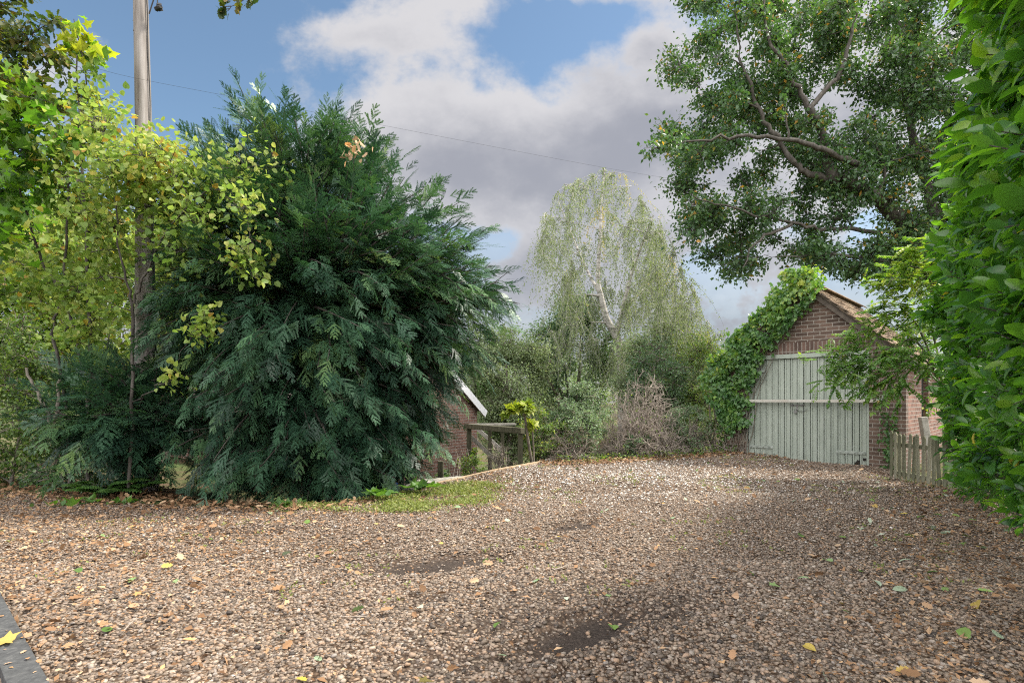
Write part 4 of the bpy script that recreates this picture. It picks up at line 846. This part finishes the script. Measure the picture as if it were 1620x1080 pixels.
wood('alder_tree', 'olive green tree with yellowing leaves left of the ivy on the garage', 1045, 1150, 520, 19, 44, .6, 'midl', .085, group=GW, tint=(.55, .25))
wood('alder_tree', 'far olive green tree showing beyond the ivy edge of the garage', 1085, 1220, 500, 33, 44, 1.0, 'midl', .14, group=GW, tint=(.62, .2))
wood('ash_tree', 'hazy far tree low between the yew and the willow', 700, 800, 520, 34, 40, 1.0, 'willow', .16, group=GW)
wood('ash_tree', 'tall sunlit green tree far behind the thin left stems', 0, 190, 260, 17, 70, 1.0, 'lime', .15, tpl=T_SIMPLE, group='trees behind the left thicket', tint=(.45, .2))
wood('ash_tree', 'tall green tree rising at the left edge behind the thicket', -190, 60, 230, 15, 60, .95, 'maple', .15, tpl=T_SIMPLE, group='trees behind the left thicket', tint=(.6, .2))
wood('ash_tree', 'green tree filling the gap between the telegraph pole and the yew', 170, 340, 330, 14, 60, .8, 'midl', .13, tpl=T_SIMPLE, group='trees behind the left thicket', tint=(.55, .2))
gl = Geo(); n = 60000; xx = R.uniform(-75, 75, n); yy = R.uniform(58, 75, n); hmax = 6.2 + 1.6 * np.sin(xx * .21) + 1.2 * np.sin(xx * .53 + 1) + .6 * np.sin(xx * 1.3)
pos = np.stack([xx, yy, -2.6 + (hmax + 1.5) * R.uniform(0, 1, n) ** .7], 1); put_leaves(gl, T_RHOMB, pos, rvec(n), rvec(n) + [0, 0, .8], .55 * R.uniform(.6, 1.2, n), np.clip(.45 + .2 * np.sin(xx * .7) + R.normal(0, .15, n), 0, 1))
tag(gl.build('distant_wood', M['willow']), 'distant pale green wood closing the view beyond the valley', 'wood', kind='stuff')

# ------------------------------------------------------------------ shrubs along the far edge of the drive
def shrub(name, label, px, Y, w, top, n, r, mat, size, tint=(.5, .2), tpl=T_SIMPLE, twigs=11, per=11, group='shrubs along the far edge of the drive', zoff=0, depth=None):
    cx = (px - CX) / FP * Y; zt = CZ + (HY - top) / FP * Y; zb = float(hgt(cx, Y)); hw = w / 2 / FP * Y; ft = np.array([cx, Y, zb]); hh = zt - zb
    lim = [(path([ft, ft + [R.normal() * .25 * hw, 0, hh * .4], ft + [R.normal() * .5 * hw, R.normal() * .2, hh * .85]], 4, .01), [.014, .01, .005]) for k in range(5)]
    return plant(name, label, 'shrub', ft, lim, ellipsoid_clumps(ft + [0, 0, hh * .5], (hw * .9, (depth or hw) * .8, hh * .48), n, r), mat, 'twig', part=('stems', 'foliage'), tpl=tpl, size=size, twigs=twigs, per=per, tint=tint, rmax=.008, twig_r=.003, group=group)
def twiggy(name, label, px, Y, w, top, n, leaf, group='shrubs along the far edge of the drive', leaves=260):
    cx = (px - CX) / FP * Y; zt = CZ + (HY - top) / FP * Y; zb = float(hgt(cx, Y)); hw = w / 2 / FP * Y; ft = np.array([cx, Y, zb]); hh = zt - zb; g, gl = Geo(), Geo(); pts = []
    for i in range(n):
        u = rvec(1)[0]; u[2] = abs(u[2]); b = ft + [R.normal() * hw * .35, R.normal() * hw * .3, 0]; e = ft + u * [hw, hw * .8, hh] * R.uniform(.55, 1.02); p = bez(b, e, .18, .10, 8); p[1:] += R.normal(size=(7, 3)) * .012
        g.tube(p, np.linspace(.009, .003, 8), 4, R.uniform(.2, .9), cap=False)
        for k in range(9):
            j = R.integers(2, 8); d = unit(rvec(1)[0] + unit(p[j] - ft) * .8); L = R.uniform(.12, .38); q = bez(p[j], p[j] + d * L, .12, .1, 4); g.tube(q, [.0062, .005, .004, .0028], 3, R.uniform(.2, .95), cap=False); pts.append(q[-1])
            for m in range(2): d2 = unit(d + rvec(1)[0] * .9); g.tube([q[2], q[2] + d2 * L * .3, q[2] + d2 * L * .55 + [0, 0, -.02]], [.003, .0025, .0016], 3, R.uniform(.3, 1), cap=False); pts.append(q[2] + d2 * L * .5)
    pts = np.array(pts); k = R.integers(0, len(pts), leaves); put_leaves(gl, T_SIMPLE, pts[k] + R.normal(size=(leaves, 3)) * .02, rvec(leaves), rvec(leaves) + [0, 0, .8], .05 * R.uniform(.6, 1.3, leaves), R.uniform(.2, .9, leaves))
    ro = root_at(name, label, 'shrub', ft, group); under(g.build('stems', M['twig']), ro); under(gl.build('foliage', M[leaf]), ro); return ro
twiggy('twiggy_shrub', 'large grey brown nearly leafless twiggy shrub in the middle of the far edge', 1012, 12.7, 155, 600, 190, 'midl', leaves=420)
twiggy('twiggy_shrub', 'low brown twiggy shrub in front of the pale green bush', 905, 12.0, 80, 668, 45, 'darkl', leaves=300)
twiggy('twiggy_shrub', 'brown dead stems tangled under the timber handrail', 790, 12.3, 60, 680, 40, 'midl', leaves=120)
twiggy('twiggy_shrub', 'low grey twigs sprawling left of the ivy at the garage foot', 1105, 13.0, 110, 672, 50, 'midl', leaves=260)
shrub('buddleia', 'pale grey green bush left of the big leafless twiggy shrub', 915, 12.35, 105, 608, 52, .22, 'greyl', .055, twigs=14, per=15, tint=(.62, .2))
shrub('privet_shrub', 'green and yellow leafy shrub right of the handrail post', 860, 12.0, 80, 645, 36, .19, 'midl', .06, tint=(.6, .25))
shrub('privet_shrub', 'bright green leafy shrub growing below the handrail', 748, 12.0, 66, 690, 18, .18, 'midl', .07, tint=(.72, .2))
shrub('privet_shrub', 'yellow green feathery shrub against the ivy on the garage corner', 1122, 13.4, 56, 585, 24, .20, 'midl', .05, tint=(.75, .2))
shrub('privet_shrub', 'small dark green shrub at the foot of the leafless twiggy shrub', 1010, 12.2, 60, 690, 10, .14, 'darkl', .06)
shrub('privet_shrub', 'grey green leafy shrub between the big leafless twiggy shrub and the ivy', 1085, 12.9, 90, 640, 34, .2, 'greyl', .05, tint=(.35, .2))
shrub('privet_shrub', 'dark green shrub between the handrail and the slatted steps', 715, 11.3, 60, 700, 14, .16, 'darkl', .07)
ft = np.array([.42, 11.5, -.1])
plant('fig_sapling', 'cut back sapling with big bright yellow green leaves beside the handrail', 'tree', ft, [(path([ft, P(836, 700, 11.3), P(829, 650, 11.2), P(824, 640, 11.2)], 4), [.035, .03, .026]), (path([ft + [.03, 0, 0], P(843, 690, 11.4), P(838, 655, 11.4)], 4), [.02, .018, .014])],
      [(P(818, 645, 11.2), .12), (P(835, 643, 11.2), .10), (P(810, 650, 11.1), .08), (P(800, 655, 11.1), .05), (P(838, 672, 11.2), .08)], 'fig', tpl=T_MAPLE, size=.15, twigs=6, per=5, tint=(.5, .3), rmax=.008)
g = Geo(); g.tube(path([np.array([*P(885, 720, 12.4)[:2], -.3]), P(886, 670, 12.4), P(884, 626, 12.4)], 4), np.linspace(.04, .03, 9), 8); tag(g.build('wooden_stake', M['oldwood'], smooth=True), 'dark wooden stake standing up out of the shrubs left of the pale bush', 'stake')
gl = Geo(); n = 2600; xx = R.uniform(.9, 5.0, n); yy = R.uniform(11.3, 13.6, n); k = (yy > np.interp(xx, EDGE[:, 0], EDGE[:, 1]) - .35); xx, yy = xx[k], yy[k]; n = len(xx)
put_leaves(gl, T_SIMPLE, np.stack([xx, yy, hgt(xx, yy) + R.uniform(0, .16, n)], 1), rvec(n), rvec(n) * .6 + [0, 0, 1.], .06 * R.uniform(.6, 1.3, n), R.uniform(0, 1, n)); tag(gl.build('ground_ivy', M['midl']), 'low green ground cover along the far edge of the gravel', 'ground cover', kind='stuff')

# ------------------------------------------------------------------ ivy over the garage gable
gl, gs = Geo(), Geo()
def gxy(px, py):
    """wall-plane coordinates (t, z) of a place on the garage front"""
    k = (px - CX) / FP; t = (k * GO[1] - GO[0]) / (math.cos(GA) - k * math.sin(GA)); Y = GO[1] + math.sin(GA) * t; return np.array([t, CZ + (HY - py) / FP * Y])
ivp = np.array([gxy(*p) for p in [(1252, 425), (1292, 428), (1302, 448), (1285, 472), (1268, 500), (1245, 525), (1222, 552), (1205, 575), (1192, 600), (1188, 640), (1196, 655), (1178, 672), (1150, 680), (1128, 640), (1118, 598), (1140, 560), (1180, 515), (1215, 480), (1235, 440)]])
ivp = np.concatenate([[a + (b - a) * t for t in np.linspace(0, 1, 6, endpoint=False)] for a, b in zip(ivp, np.roll(ivp, -1, 0))]); ivp = ivp + R.normal(size=ivp.shape) * .055
q = []
while len(q) < 4700:
    c = R.uniform(ivp.min(0) - .1, ivp.max(0) + .1)
    if inside(ivp, np.array(c[0]), np.array(c[1])) and R.random() < .75 + .8 * math.sin(c[0] * 8 + 2 * math.sin(c[1] * 5)) * math.sin(c[1] * 7 + 1): q.append(c)
q = np.array(q); q = q + R.normal(size=q.shape) * .055 * (R.random((len(q), 1)) < .5); bulge = .10 + .13 * (np.sin(q[:, 0] * 4.3 + 1) * np.sin(q[:, 1] * 3.7) + 1) * .6
topb = sstep(.5, .0, np.abs(q[:, 1] - (AZ - .897 * np.abs(q[:, 0] - AX)))) ; yy = -(.02 + bulge * R.uniform(.2, 1, len(q)) ** .6) - .16 * topb * R.random(len(q)) 
pos = np.array([gw_(t, y, z) for (t, z), y in zip(q, yy)]); nw = np.array([math.sin(GA), -math.cos(GA), 0.])
dn = np.tile([0, 0, -1.], (len(q), 1)) + R.normal(size=(len(q), 3)) * .55; up = nw + R.normal(size=(len(q), 3)) * .45 + [0, 0, .55]
clp = np.sin(q[:, 0] * 9 + 3 * np.sin(q[:, 1] * 5)) * .12
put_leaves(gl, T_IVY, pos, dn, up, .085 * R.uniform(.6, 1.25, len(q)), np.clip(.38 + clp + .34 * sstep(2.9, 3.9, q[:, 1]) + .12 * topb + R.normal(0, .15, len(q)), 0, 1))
m = 1500; tz = R.uniform(0, 1, m); sid = np.where(R.random(m) < .9, -1, 1); dd = np.where(sid < 0, R.uniform(-.1, 1.95, m), R.uniform(0, .2, m)); zz = AZ + .14 - .897 * np.abs(dd) + R.uniform(-.02, .16, m) * (1.1 + .8 * np.sin(dd * 7)) + .16 * R.random(m) ** 5; yv = R.uniform(-.3, .55, m)
pos = np.array([gw_(AX + s * d, y, z) for s, d, y, z in zip(sid, dd, yv, zz)]); put_leaves(gl, T_IVY, pos, rvec(m) + [0, 0, .2], rvec(m) * .6 + [0, 0, 1.], .085 * R.uniform(.6, 1.2, m), np.clip(.74 + R.normal(0, .16, m), 0, 1))
m = 900; zz = R.uniform(.25, 2.0, m); yv = R.uniform(-.1, .8, m); pos = np.array([gw_(XL - R.uniform(.02, .22), y, z) for y, z in zip(yv, zz)]); put_leaves(gl, T_IVY, pos, rvec(m) + [0, 0, -.8], rvec(m) * .5 + [-.8, -.3, .4], .085 * R.uniform(.6, 1.2, m), np.clip(.55 + R.normal(0, .18, m), 0, 1))
for k in range(16):
    a = np.array([R.uniform(-.4, .05), -.02]); b = q[R.integers(len(q))]; p = [gw_(a[0], -.02, .0), gw_((a[0] * 1.4 + b[0] * .6) / 2, -.03, b[1] * .5), gw_(b[0], -.03, b[1])]; gs.tube(path(p, 6, .02), np.linspace(.010, .004, 13), 5)
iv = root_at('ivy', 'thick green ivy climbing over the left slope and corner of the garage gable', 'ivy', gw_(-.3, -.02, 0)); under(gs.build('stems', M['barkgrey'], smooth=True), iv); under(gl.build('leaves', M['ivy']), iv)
gl = Geo(); m = 160; pos = np.array([gw_(2.62 + R.normal() * .07, -.02 - R.uniform(0, .05), z) for z in R.uniform(-.1, 1.05, m) ** 1.0]); put_leaves(gl, T_IVY, pos, rvec(m) + [0, 0, -.6], rvec(m) * .4 + nw, .055, R.uniform(0, .5, m)); gl.tube(path([gw_(2.6, -.03, -.1), gw_(2.65, -.03, .4), gw_(2.6, -.03, .8), gw_(2.63, -.03, 1.05)], 5), np.linspace(.008, .003, 16), 5, .1); tag(gl.build('ivy_sprig', M['ivy']), 'thin dark ivy sprig on the brick pier between door and fence', 'ivy')

# ------------------------------------------------------------------ cherry laurel hedge along the right
gl, gs = Geo(), Geo(); P_, D_, U_, S_, T_ = [], [], [], [], []
def hedge_face(s, z):
    """s runs along the hedge foot from its near end to the far end"""
    Y = 2.35 + s * (8.3 - 2.35); X = .75 * Y + .64 - .34 * s - .06 * np.sin(s * 9); bel = .12 * np.sin(np.clip(z / 4.2, 0, 1) * PI * .9) + .13 * np.sin(3.1 * z + 7 * s) * np.sin(5 * s + 1.3 * z) + .09 * np.sin(6.3 * z - 15 * s)
    n = unit(np.stack([-1 * np.ones_like(s), .75 * np.ones_like(s), np.zeros_like(s)], -1))
    bel = bel - .36 * (1 - sstep(.2, 2.0, z)) * (1 - sstep(.1, .6, s))
    return np.stack([X, Y, z], -1) + n * (bel - .12)[:, None], n
def shoots(pos, n, rise, size, tb):
    m = len(pos); ax = unit(n + np.array([0, 0, 1.]) * rise + R.normal(size=(m, 3)) * .38); L = R.uniform(.16, .34, m); per = 9
    for i in range(0, m): gs.tube([pos[i] - ax[i] * .25 - n[i] * .1, pos[i], pos[i] + ax[i] * L[i]], [.006, .005, .003], 4, cap=False)
    k = np.repeat(np.arange(m), per); j = np.tile(np.arange(per), m); t = (j + .5) / per; th = j * 2.4 + np.repeat(R.uniform(0, 6.28, m), per)
    a1 = unit(np.cross(ax, [.3, .2, 1.])); a2 = np.cross(ax, a1); rd = np.cos(th)[:, None] * a1[k] + np.sin(th)[:, None] * a2[k]; d = unit(rd * (1.15 - .75 * t ** 2)[:, None] + ax[k] * (.25 + .8 * t)[:, None] + np.array([0, 0, -.18]) + R.normal(size=(m * per, 3)) * .14)
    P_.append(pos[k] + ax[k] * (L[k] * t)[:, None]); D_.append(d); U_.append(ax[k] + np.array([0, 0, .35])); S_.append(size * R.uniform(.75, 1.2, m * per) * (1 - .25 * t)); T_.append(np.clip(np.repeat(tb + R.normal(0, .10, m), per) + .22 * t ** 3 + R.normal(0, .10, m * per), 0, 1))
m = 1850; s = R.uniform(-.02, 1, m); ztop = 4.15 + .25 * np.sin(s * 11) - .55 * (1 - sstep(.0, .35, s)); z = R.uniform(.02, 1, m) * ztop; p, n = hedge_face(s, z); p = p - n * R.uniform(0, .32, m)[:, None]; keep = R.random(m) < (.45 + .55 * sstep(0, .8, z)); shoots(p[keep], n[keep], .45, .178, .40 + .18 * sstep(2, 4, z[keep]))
m = 700; yq = R.uniform(-3.5, 2.2, m); p = np.stack([2.75 + R.uniform(-.1, .5, m) + .1 * np.sin(yq * 3), yq, R.uniform(.05, 4.3, m)], 1); shoots(p, np.tile([-1., 0, 0], (m, 1)), .4, .19, .4)   # unseen run of hedge past the camera, added to shade the foreground
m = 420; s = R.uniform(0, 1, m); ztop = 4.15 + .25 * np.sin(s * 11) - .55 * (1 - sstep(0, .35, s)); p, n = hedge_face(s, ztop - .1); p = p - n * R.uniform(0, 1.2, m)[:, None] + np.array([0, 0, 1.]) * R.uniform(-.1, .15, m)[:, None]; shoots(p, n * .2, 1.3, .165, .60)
m = 420; z = R.uniform(.05, 4.2, m); p, n = hedge_face(np.full(m, .99), z); p = p - n * R.uniform(0, 1.4, m)[:, None] + np.array([.5, .8, 0]) * R.uniform(-.1, .2, m)[:, None]; shoots(p, np.tile([.3, .9, 0], (m, 1)), .4, .135, .38)
for i in range(40):
    s0 = np.array([R.uniform(0, 1)]); p, n = hedge_face(s0, np.array([0.])); p = p[0] - n[0] * R.uniform(.35, 1.0); p[2] = -.2; gs.tube(path([p, p + [R.normal() * .2, R.normal() * .2, 1.4], p + [R.normal() * .35, R.normal() * .35, 3.4]], 5), np.linspace(.03, .008, 11), 6)
pos, d, up, sz, tt = [np.concatenate(x) for x in (P_, D_, U_, S_, T_)]; sz = sz * np.exp(R.normal(0, .16, len(sz))); tt = np.where(R.random(len(tt)) < .006, 1.0, np.minimum(tt, .95)); put_leaves(gl, T_LAUREL, pos, d, up, sz, tt); print('laurel leaves', len(pos))
hg = root_at('laurel_hedge', 'tall glossy cherry laurel hedge filling the right side', 'hedge', (4.2, 4.9, 0)); under(gs.build('stems', M['bark'], smooth=True), hg); under(gl.build('foliage', M['laurel'], smooth=True), hg)

# ------------------------------------------------------------------ wisteria in front of the garage pier
gl, gs = Geo(), Geo(); root = np.array([6.9, 8.9, -.1])
wst = [path([root, (6.85, 9.0, 1.2), P(1450, 540, 9.0), P(1400, 560, 8.9), P(1355, 575, 8.8), P(1325, 605, 8.75)], 6), path([root, (6.8, 9.1, 1.6), P(1440, 500, 9.2), P(1390, 505, 9.2), P(1350, 540, 9.1), P(1322, 570, 9)], 6), path([root + [.05, 0, 0], (6.75, 9.0, 1.9), P(1455, 470, 9.0), P(1420, 440, 8.9), P(1400, 455, 8.8)], 6),
       path([root, (6.8, 8.9, 1.4), P(1445, 560, 8.6), P(1415, 590, 8.5), P(1400, 620, 8.4)], 6), path([root, (6.85, 8.9, 1.9), P(1470, 440, 8.7), P(1440, 420, 8.6), P(1460, 400, 8.4)], 6)]
for w in wst: gs.tube(w, np.linspace(.022, .004, len(w)), 6)
allp = np.concatenate([w[9:] for w in wst])
def pinnate(p, d, L, tt):
    e = p + unit(d) * L; q = bez(p, e + np.array([0, 0, -.25 * L]), .15, .05, 9); gs.tube(q, [.0022] * 9, 3, cap=False); tg = unit(np.gradient(q, axis=0)); sd_ = unit(np.cross([0, 0, 1.], tg)); P2, D2 = [q[-1]], [tg[-1]]
    for k in range(2, 9):
        for s in (-1, 1): P2.append(q[k]); D2.append(unit(sd_[k] * s + tg[k] * .5 + [0, 0, -.35]))
    n = len(P2); put_leaves(gl, T_SIMPLE, np.array(P2), np.array(D2), np.tile([0, 0, 1.], (n, 1)) + R.normal(size=(n, 3)) * .2, L * .30 * R.uniform(.8, 1.15, n), np.clip(tt + R.normal(0, .1, n), 0, 1))
for i in range(640):
    b = allp[R.integers(len(allp))] + R.normal(size=3) * [.13, .14, .12]; hi = sstep(1.8, 3.0, b[2]); pinnate(b, rvec(1)[0] * .8 + np.array([-.55, -.25, -.15 + .35 * hi]), R.uniform(.16, .30), R.normal(.40 + .35 * hi, .12))
wr = root_at('wisteria', 'light green wisteria with feathery leaflets arching from the hedge across the garage door edge', 'climber', root); under(gs.build('stems', M['barkgrey'], smooth=True), wr); under(gl.build('foliage', M['wist']), wr)
shrub('garden_shrub', 'yellow green shrub behind the garage roof edge and wisteria', 1425, 12.6, 120, 470, 22, .3, 'wist', .08, tint=(.7, .2), group=None)

# ------------------------------------------------------------------ gravel, moss, fallen leaves
def pebble_tpl(kind, seed):
    rg = np.random.default_rng(seed)
    if kind == 0:
        V = np.array([[x, y, z] for x in (-1, 1) for y in (-1, 1) for z in (-1, 1)], float) * .62; V = np.concatenate([V, np.array([[1, 0, 0], [-1, 0, 0], [0, 1, 0], [0, -1, 0], [0, 0, 1], [0, 0, -1]], float)])
        F = []
        for ax in range(3):
            for sg in (1, -1):
                q = [i for i in range(8) if V[i][ax] * sg > 0]; c = 8 + ax * 2 + (0 if sg > 0 else 1); a, b = [k for k in range(3) if k != ax]; q.sort(key=lambda i: math.atan2(V[i][b], V[i][a])); o = q if (sg > 0) == (ax != 1) else q[::-1]
                F += [[c, o[k], o[(k + 1) % 4]] for k in range(4)]
    else:
        V = np.array([[1, .2, 0], [-.9, .3, 0], [.1, 1, 0], [0, -1, .1], [.1, 0, .9], [0, .1, -.8]], float); F = [[4, 0, 2], [4, 2, 1], [4, 1, 3], [4, 3, 0], [5, 2, 0], [5, 1, 2], [5, 3, 1], [5, 0, 3]]
    V = V * (1 + rg.normal(size=V.shape) * .13); return V, np.array(F)
gp = Geo()
def scatter(n, y0, y1, size, kind, wmax=1.06):
    y = np.sqrt(R.uniform(y0 ** 2, y1 ** 2, n)); x = y * R.uniform(-wmax, wmax, n); k = inside(DRIVE, x, y); x, y = x[k], y[k]; dz, so = rut(x, y); k = R.random(len(x)) > np.clip(so * 1.15 - .05, 0, .93); x, y, dz = x[k], y[k], dz[k]; n = len(x)
    s = size * np.exp(R.normal(0, .32, n)); s = np.clip(s, size * .45, size * 2.2); d = rvec(n); d[:, 2] *= .25; up = np.tile([0, 0, 1.], (n, 1)) + R.normal(size=(n, 3)) * .28; X, Yv, Z = frames(d, up)
    pos = np.stack([x, y, hgt(x, y) + dz + s * R.uniform(.05, .75, n)], 1); w = R.integers(0, 5, n)
    wet = .5 + .5 * np.sin(1.7 * x + 1.1 * np.sin(1.3 * y)) * np.sin(1.9 * y + .7 * x); tn = np.clip(R.beta(2.2, 2.0, n) + .06 * (wet - .5) - .10 * np.exp(-((x - .3) ** 2 + (y - 3.3) ** 2) / 1.2) + .38 * np.exp(-((x - 2.0) / 2.9) ** 2 - ((y - 9.6) / 2.4) ** 2) - .07 * (1 - sstep(3, 5.5, y)), 0, 1)  # tint also paints shade over the foreground and sunlight on the far middle
    for q in range(5):
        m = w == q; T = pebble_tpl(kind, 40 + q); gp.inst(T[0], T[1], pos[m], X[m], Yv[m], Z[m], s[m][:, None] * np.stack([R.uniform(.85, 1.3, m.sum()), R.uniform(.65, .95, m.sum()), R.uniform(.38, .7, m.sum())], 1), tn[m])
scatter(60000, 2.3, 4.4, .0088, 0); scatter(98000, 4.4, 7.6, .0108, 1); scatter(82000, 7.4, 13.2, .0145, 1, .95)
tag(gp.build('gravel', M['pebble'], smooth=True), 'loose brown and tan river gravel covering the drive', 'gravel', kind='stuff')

GR = np.array([[(px - CX) / FP * 1125 / (py - HY), 1125 / (py - HY)] for px, py in [(430, 800), (520, 798), (620, 788), (700, 770), (760, 764), (800, 770), (780, 785), (720, 805), (640, 815), (560, 815), (470, 812)]])
gl = Geo(); n = 60000; x = R.uniform(GR[:, 0].min(), GR[:, 0].max(), n); y = R.uniform(GR[:, 1].min(), GR[:, 1].max(), n); k = inside(GR, x + R.normal(0, .16, n), y + R.normal(0, .16, n)); dn_ = np.sin(x * 5 + 1.5 * np.sin(3.1 * y)) * np.sin(4.3 * y + x) + R.normal(0, .6, n); cx_, cy_ = GR.mean(0); k &= dn_ > .1 + .5 * (1 - sstep(-3.2, -1.2, x)) + .35 * (R.random(n) < .3); x, y = x[k], y[k]; n = len(x)
put_leaves(gl, T_RHOMB, np.stack([x, y, hgt(x, y) + R.uniform(.01, .045, n)], 1), rvec(n) + [0, 0, .25], rvec(n) * .5 + [0, 0, 1.], .032 * R.uniform(.6, 1.4, n), np.clip(R.normal(.5, .2, n), 0, 1)); print('clover', n)
tag(gl.build('grass', M['grassl']), 'patch of low yellow green grass and clover at the edge of the gravel under the yew', 'grass', kind='stuff')
gl = Geo(); n = 2600; y = np.sqrt(R.uniform(3.5 ** 2, 12 ** 2, n)); x = y * R.uniform(-.9, .85, n); k = inside(DRIVE, x, y) & (np.sin(2.1 * x + 1) * np.sin(1.7 * y + 2.2 * np.sin(x)) > .25) & (R.random(n) < .5 + .5 * (y > 7)); x, y = x[k], y[k]; n = len(x)
xx = np.repeat(x, 5) + R.normal(0, .03, n * 5); yy = np.repeat(y, 5) + R.normal(0, .03, n * 5); put_leaves(gl, T_RHOMB, np.stack([xx, yy, hgt(xx, yy) + .016], 1), rvec(n * 5) + [0, 0, .7], rvec(n * 5), .03, R.uniform(.2, .8, n * 5)); tag(gl.build('drive_weeds', M['grassl']), 'sparse tiny weed seedlings scattered through the gravel', 'weeds', kind='stuff')

def lay(g, tpl, n, size, tint, wt, y0=2.35, y1=12.5, lift=.018, curl=.35):
    y = np.sqrt(R.uniform(y0 ** 2, y1 ** 2, n)); x = y * R.uniform(-1.05, .95, n); k = (inside(DRIVE, x, y)) & (R.random(n) < wt(x, y)); x, y = x[k], y[k]; m = len(x)
    d = rvec(m); d[:, 2] *= .3; up = np.tile([0, 0, 1.], (m, 1)) + R.normal(size=(m, 3)) * curl; put_leaves(g, tpl, np.stack([x, y, hgt(x, y) + rut(x, y)[0] + lift * R.uniform(.7, 1.5, m)], 1), d, up, size * R.uniform(.5, 1.25, m), np.clip(tint(m), 0, 1)); return m
leftw = lambda x, y: np.clip(.95 * sstep(-.5, -3.5, x) + .5 * sstep(5.5, 7.5, y) * (x < 0) + .10 + .6 * sstep(1.2, .2, .75 * y + .3 - x), 0, 1)
gl = Geo(); lay(gl, T_RHOMB, 72000, .030, lambda m: R.beta(2, 1.7, m), leftw, lift=.024); lay(gl, T_OAK, 3600, .075, lambda m: R.beta(2, 1.6, m), leftw, lift=.026, curl=.5); lay(gl, T_SIMPLE, 9000, .052, lambda m: R.beta(2, 1.6, m), leftw)
n = 5000; x = R.uniform(-9.5, -1.4, n); f = R.uniform(-.3, 1.6, n) ** 1.0; y = np.interp(x, EDGE[:, 0], EDGE[:, 1]) + f; put_leaves(gl, T_OAK, np.stack([x, y, hgt(x, y) + R.uniform(.0, .05, n)], 1), rvec(n) * [1, 1, .3], rvec(n) * .5 + [0, 0, 1.], .075 * R.uniform(.5, 1.2, n), R.beta(2, 2, n))
n = 6500; x = R.uniform(.6, 5.6, n); y = np.interp(x, EDGE[:, 0], EDGE[:, 1]) + R.uniform(-.6, 1.3, n); put_leaves(gl, T_OAK, np.stack([x, y, hgt(x, y) + R.uniform(.0, .05, n)], 1), rvec(n) * [1, 1, .3], rvec(n) * .5 + [0, 0, 1.], .065 * R.uniform(.5, 1.2, n), R.beta(2, 2, n))
tag(gl.build('leaf_litter', M['dryl']), 'brown and orange dry leaf litter strewn over the gravel and under the trees', 'leaf litter', kind='stuff')
gl = Geo(); allw = lambda x, y: np.clip(.45 + .5 * sstep(1.6, .3, .75 * y + .3 - x), 0, 1)
lay(gl, T_HEART, 420, .062, lambda m: R.uniform(0, 1, m), allw, curl=.45, lift=.024); lay(gl, T_OAK, 420, .078, lambda m: R.uniform(.1, 1, m), allw, curl=.45, lift=.024); lay(gl, T_MAPLE, 90, .062, lambda m: R.uniform(.3, 1, m), allw, curl=.3, lift=.026)
lay(gl, T_LAUREL, 240, .11, lambda m: R.uniform(0, .66, m), lambda x, y: sstep(1.6, .2, .75 * y + .35 - x), y0=3.0, y1=9, curl=.3)
put_leaves(gl, T_MAPLE, np.array([[KA[0] + kd[0] * 1.02 + kn[0] * .04, KA[1] + kd[1] * 1.02 + kn[1] * .04, .086]]), np.array([[-1, -.35, 0.]]), np.array([[.1, -.2, 1.]]), .105, .78)
for k in range(34):
    a = R.uniform(-.8, 1.9); b = R.uniform(-.005, .12); put_leaves(gl, (T_RHOMB, T_OAK)[k % 2], np.array([[KA[0] + kd[0] * a + kn[0] * b, KA[1] + kd[1] * a + kn[1] * b, .079]]), rvec(1) * [1, 1, .1], np.array([[0, 0, 1.]]) + R.normal(size=(1, 3)) * .15, R.uniform(.015, .04), R.uniform(.75, 1))
tag(gl.build('fallen_leaves', M['litter']), 'scattered larger green, yellow and silver fallen leaves on the gravel', 'fallen leaves', kind='stuff')
gs = Geo()
for i in range(70):
    y = math.sqrt(R.uniform(2.5 ** 2, 9 ** 2)); x = y * R.uniform(-.9, .75); a = R.uniform(0, PI); L = R.uniform(.05, .18)
    if not inside(DRIVE, np.array(x), np.array(y)): continue
    z = float(hgt(x, y)) + .02; gs.tube(bez(np.array([x, y, z]), np.array([x + math.cos(a) * L, y + math.sin(a) * L, z]), .1, .12, 5), np.linspace(.004, .0018, 5), 4, R.uniform(.1, .9))
tag(gs.build('fallen_twigs', M['twig']), 'thin dry twigs lying on the gravel', 'twigs', kind='stuff')
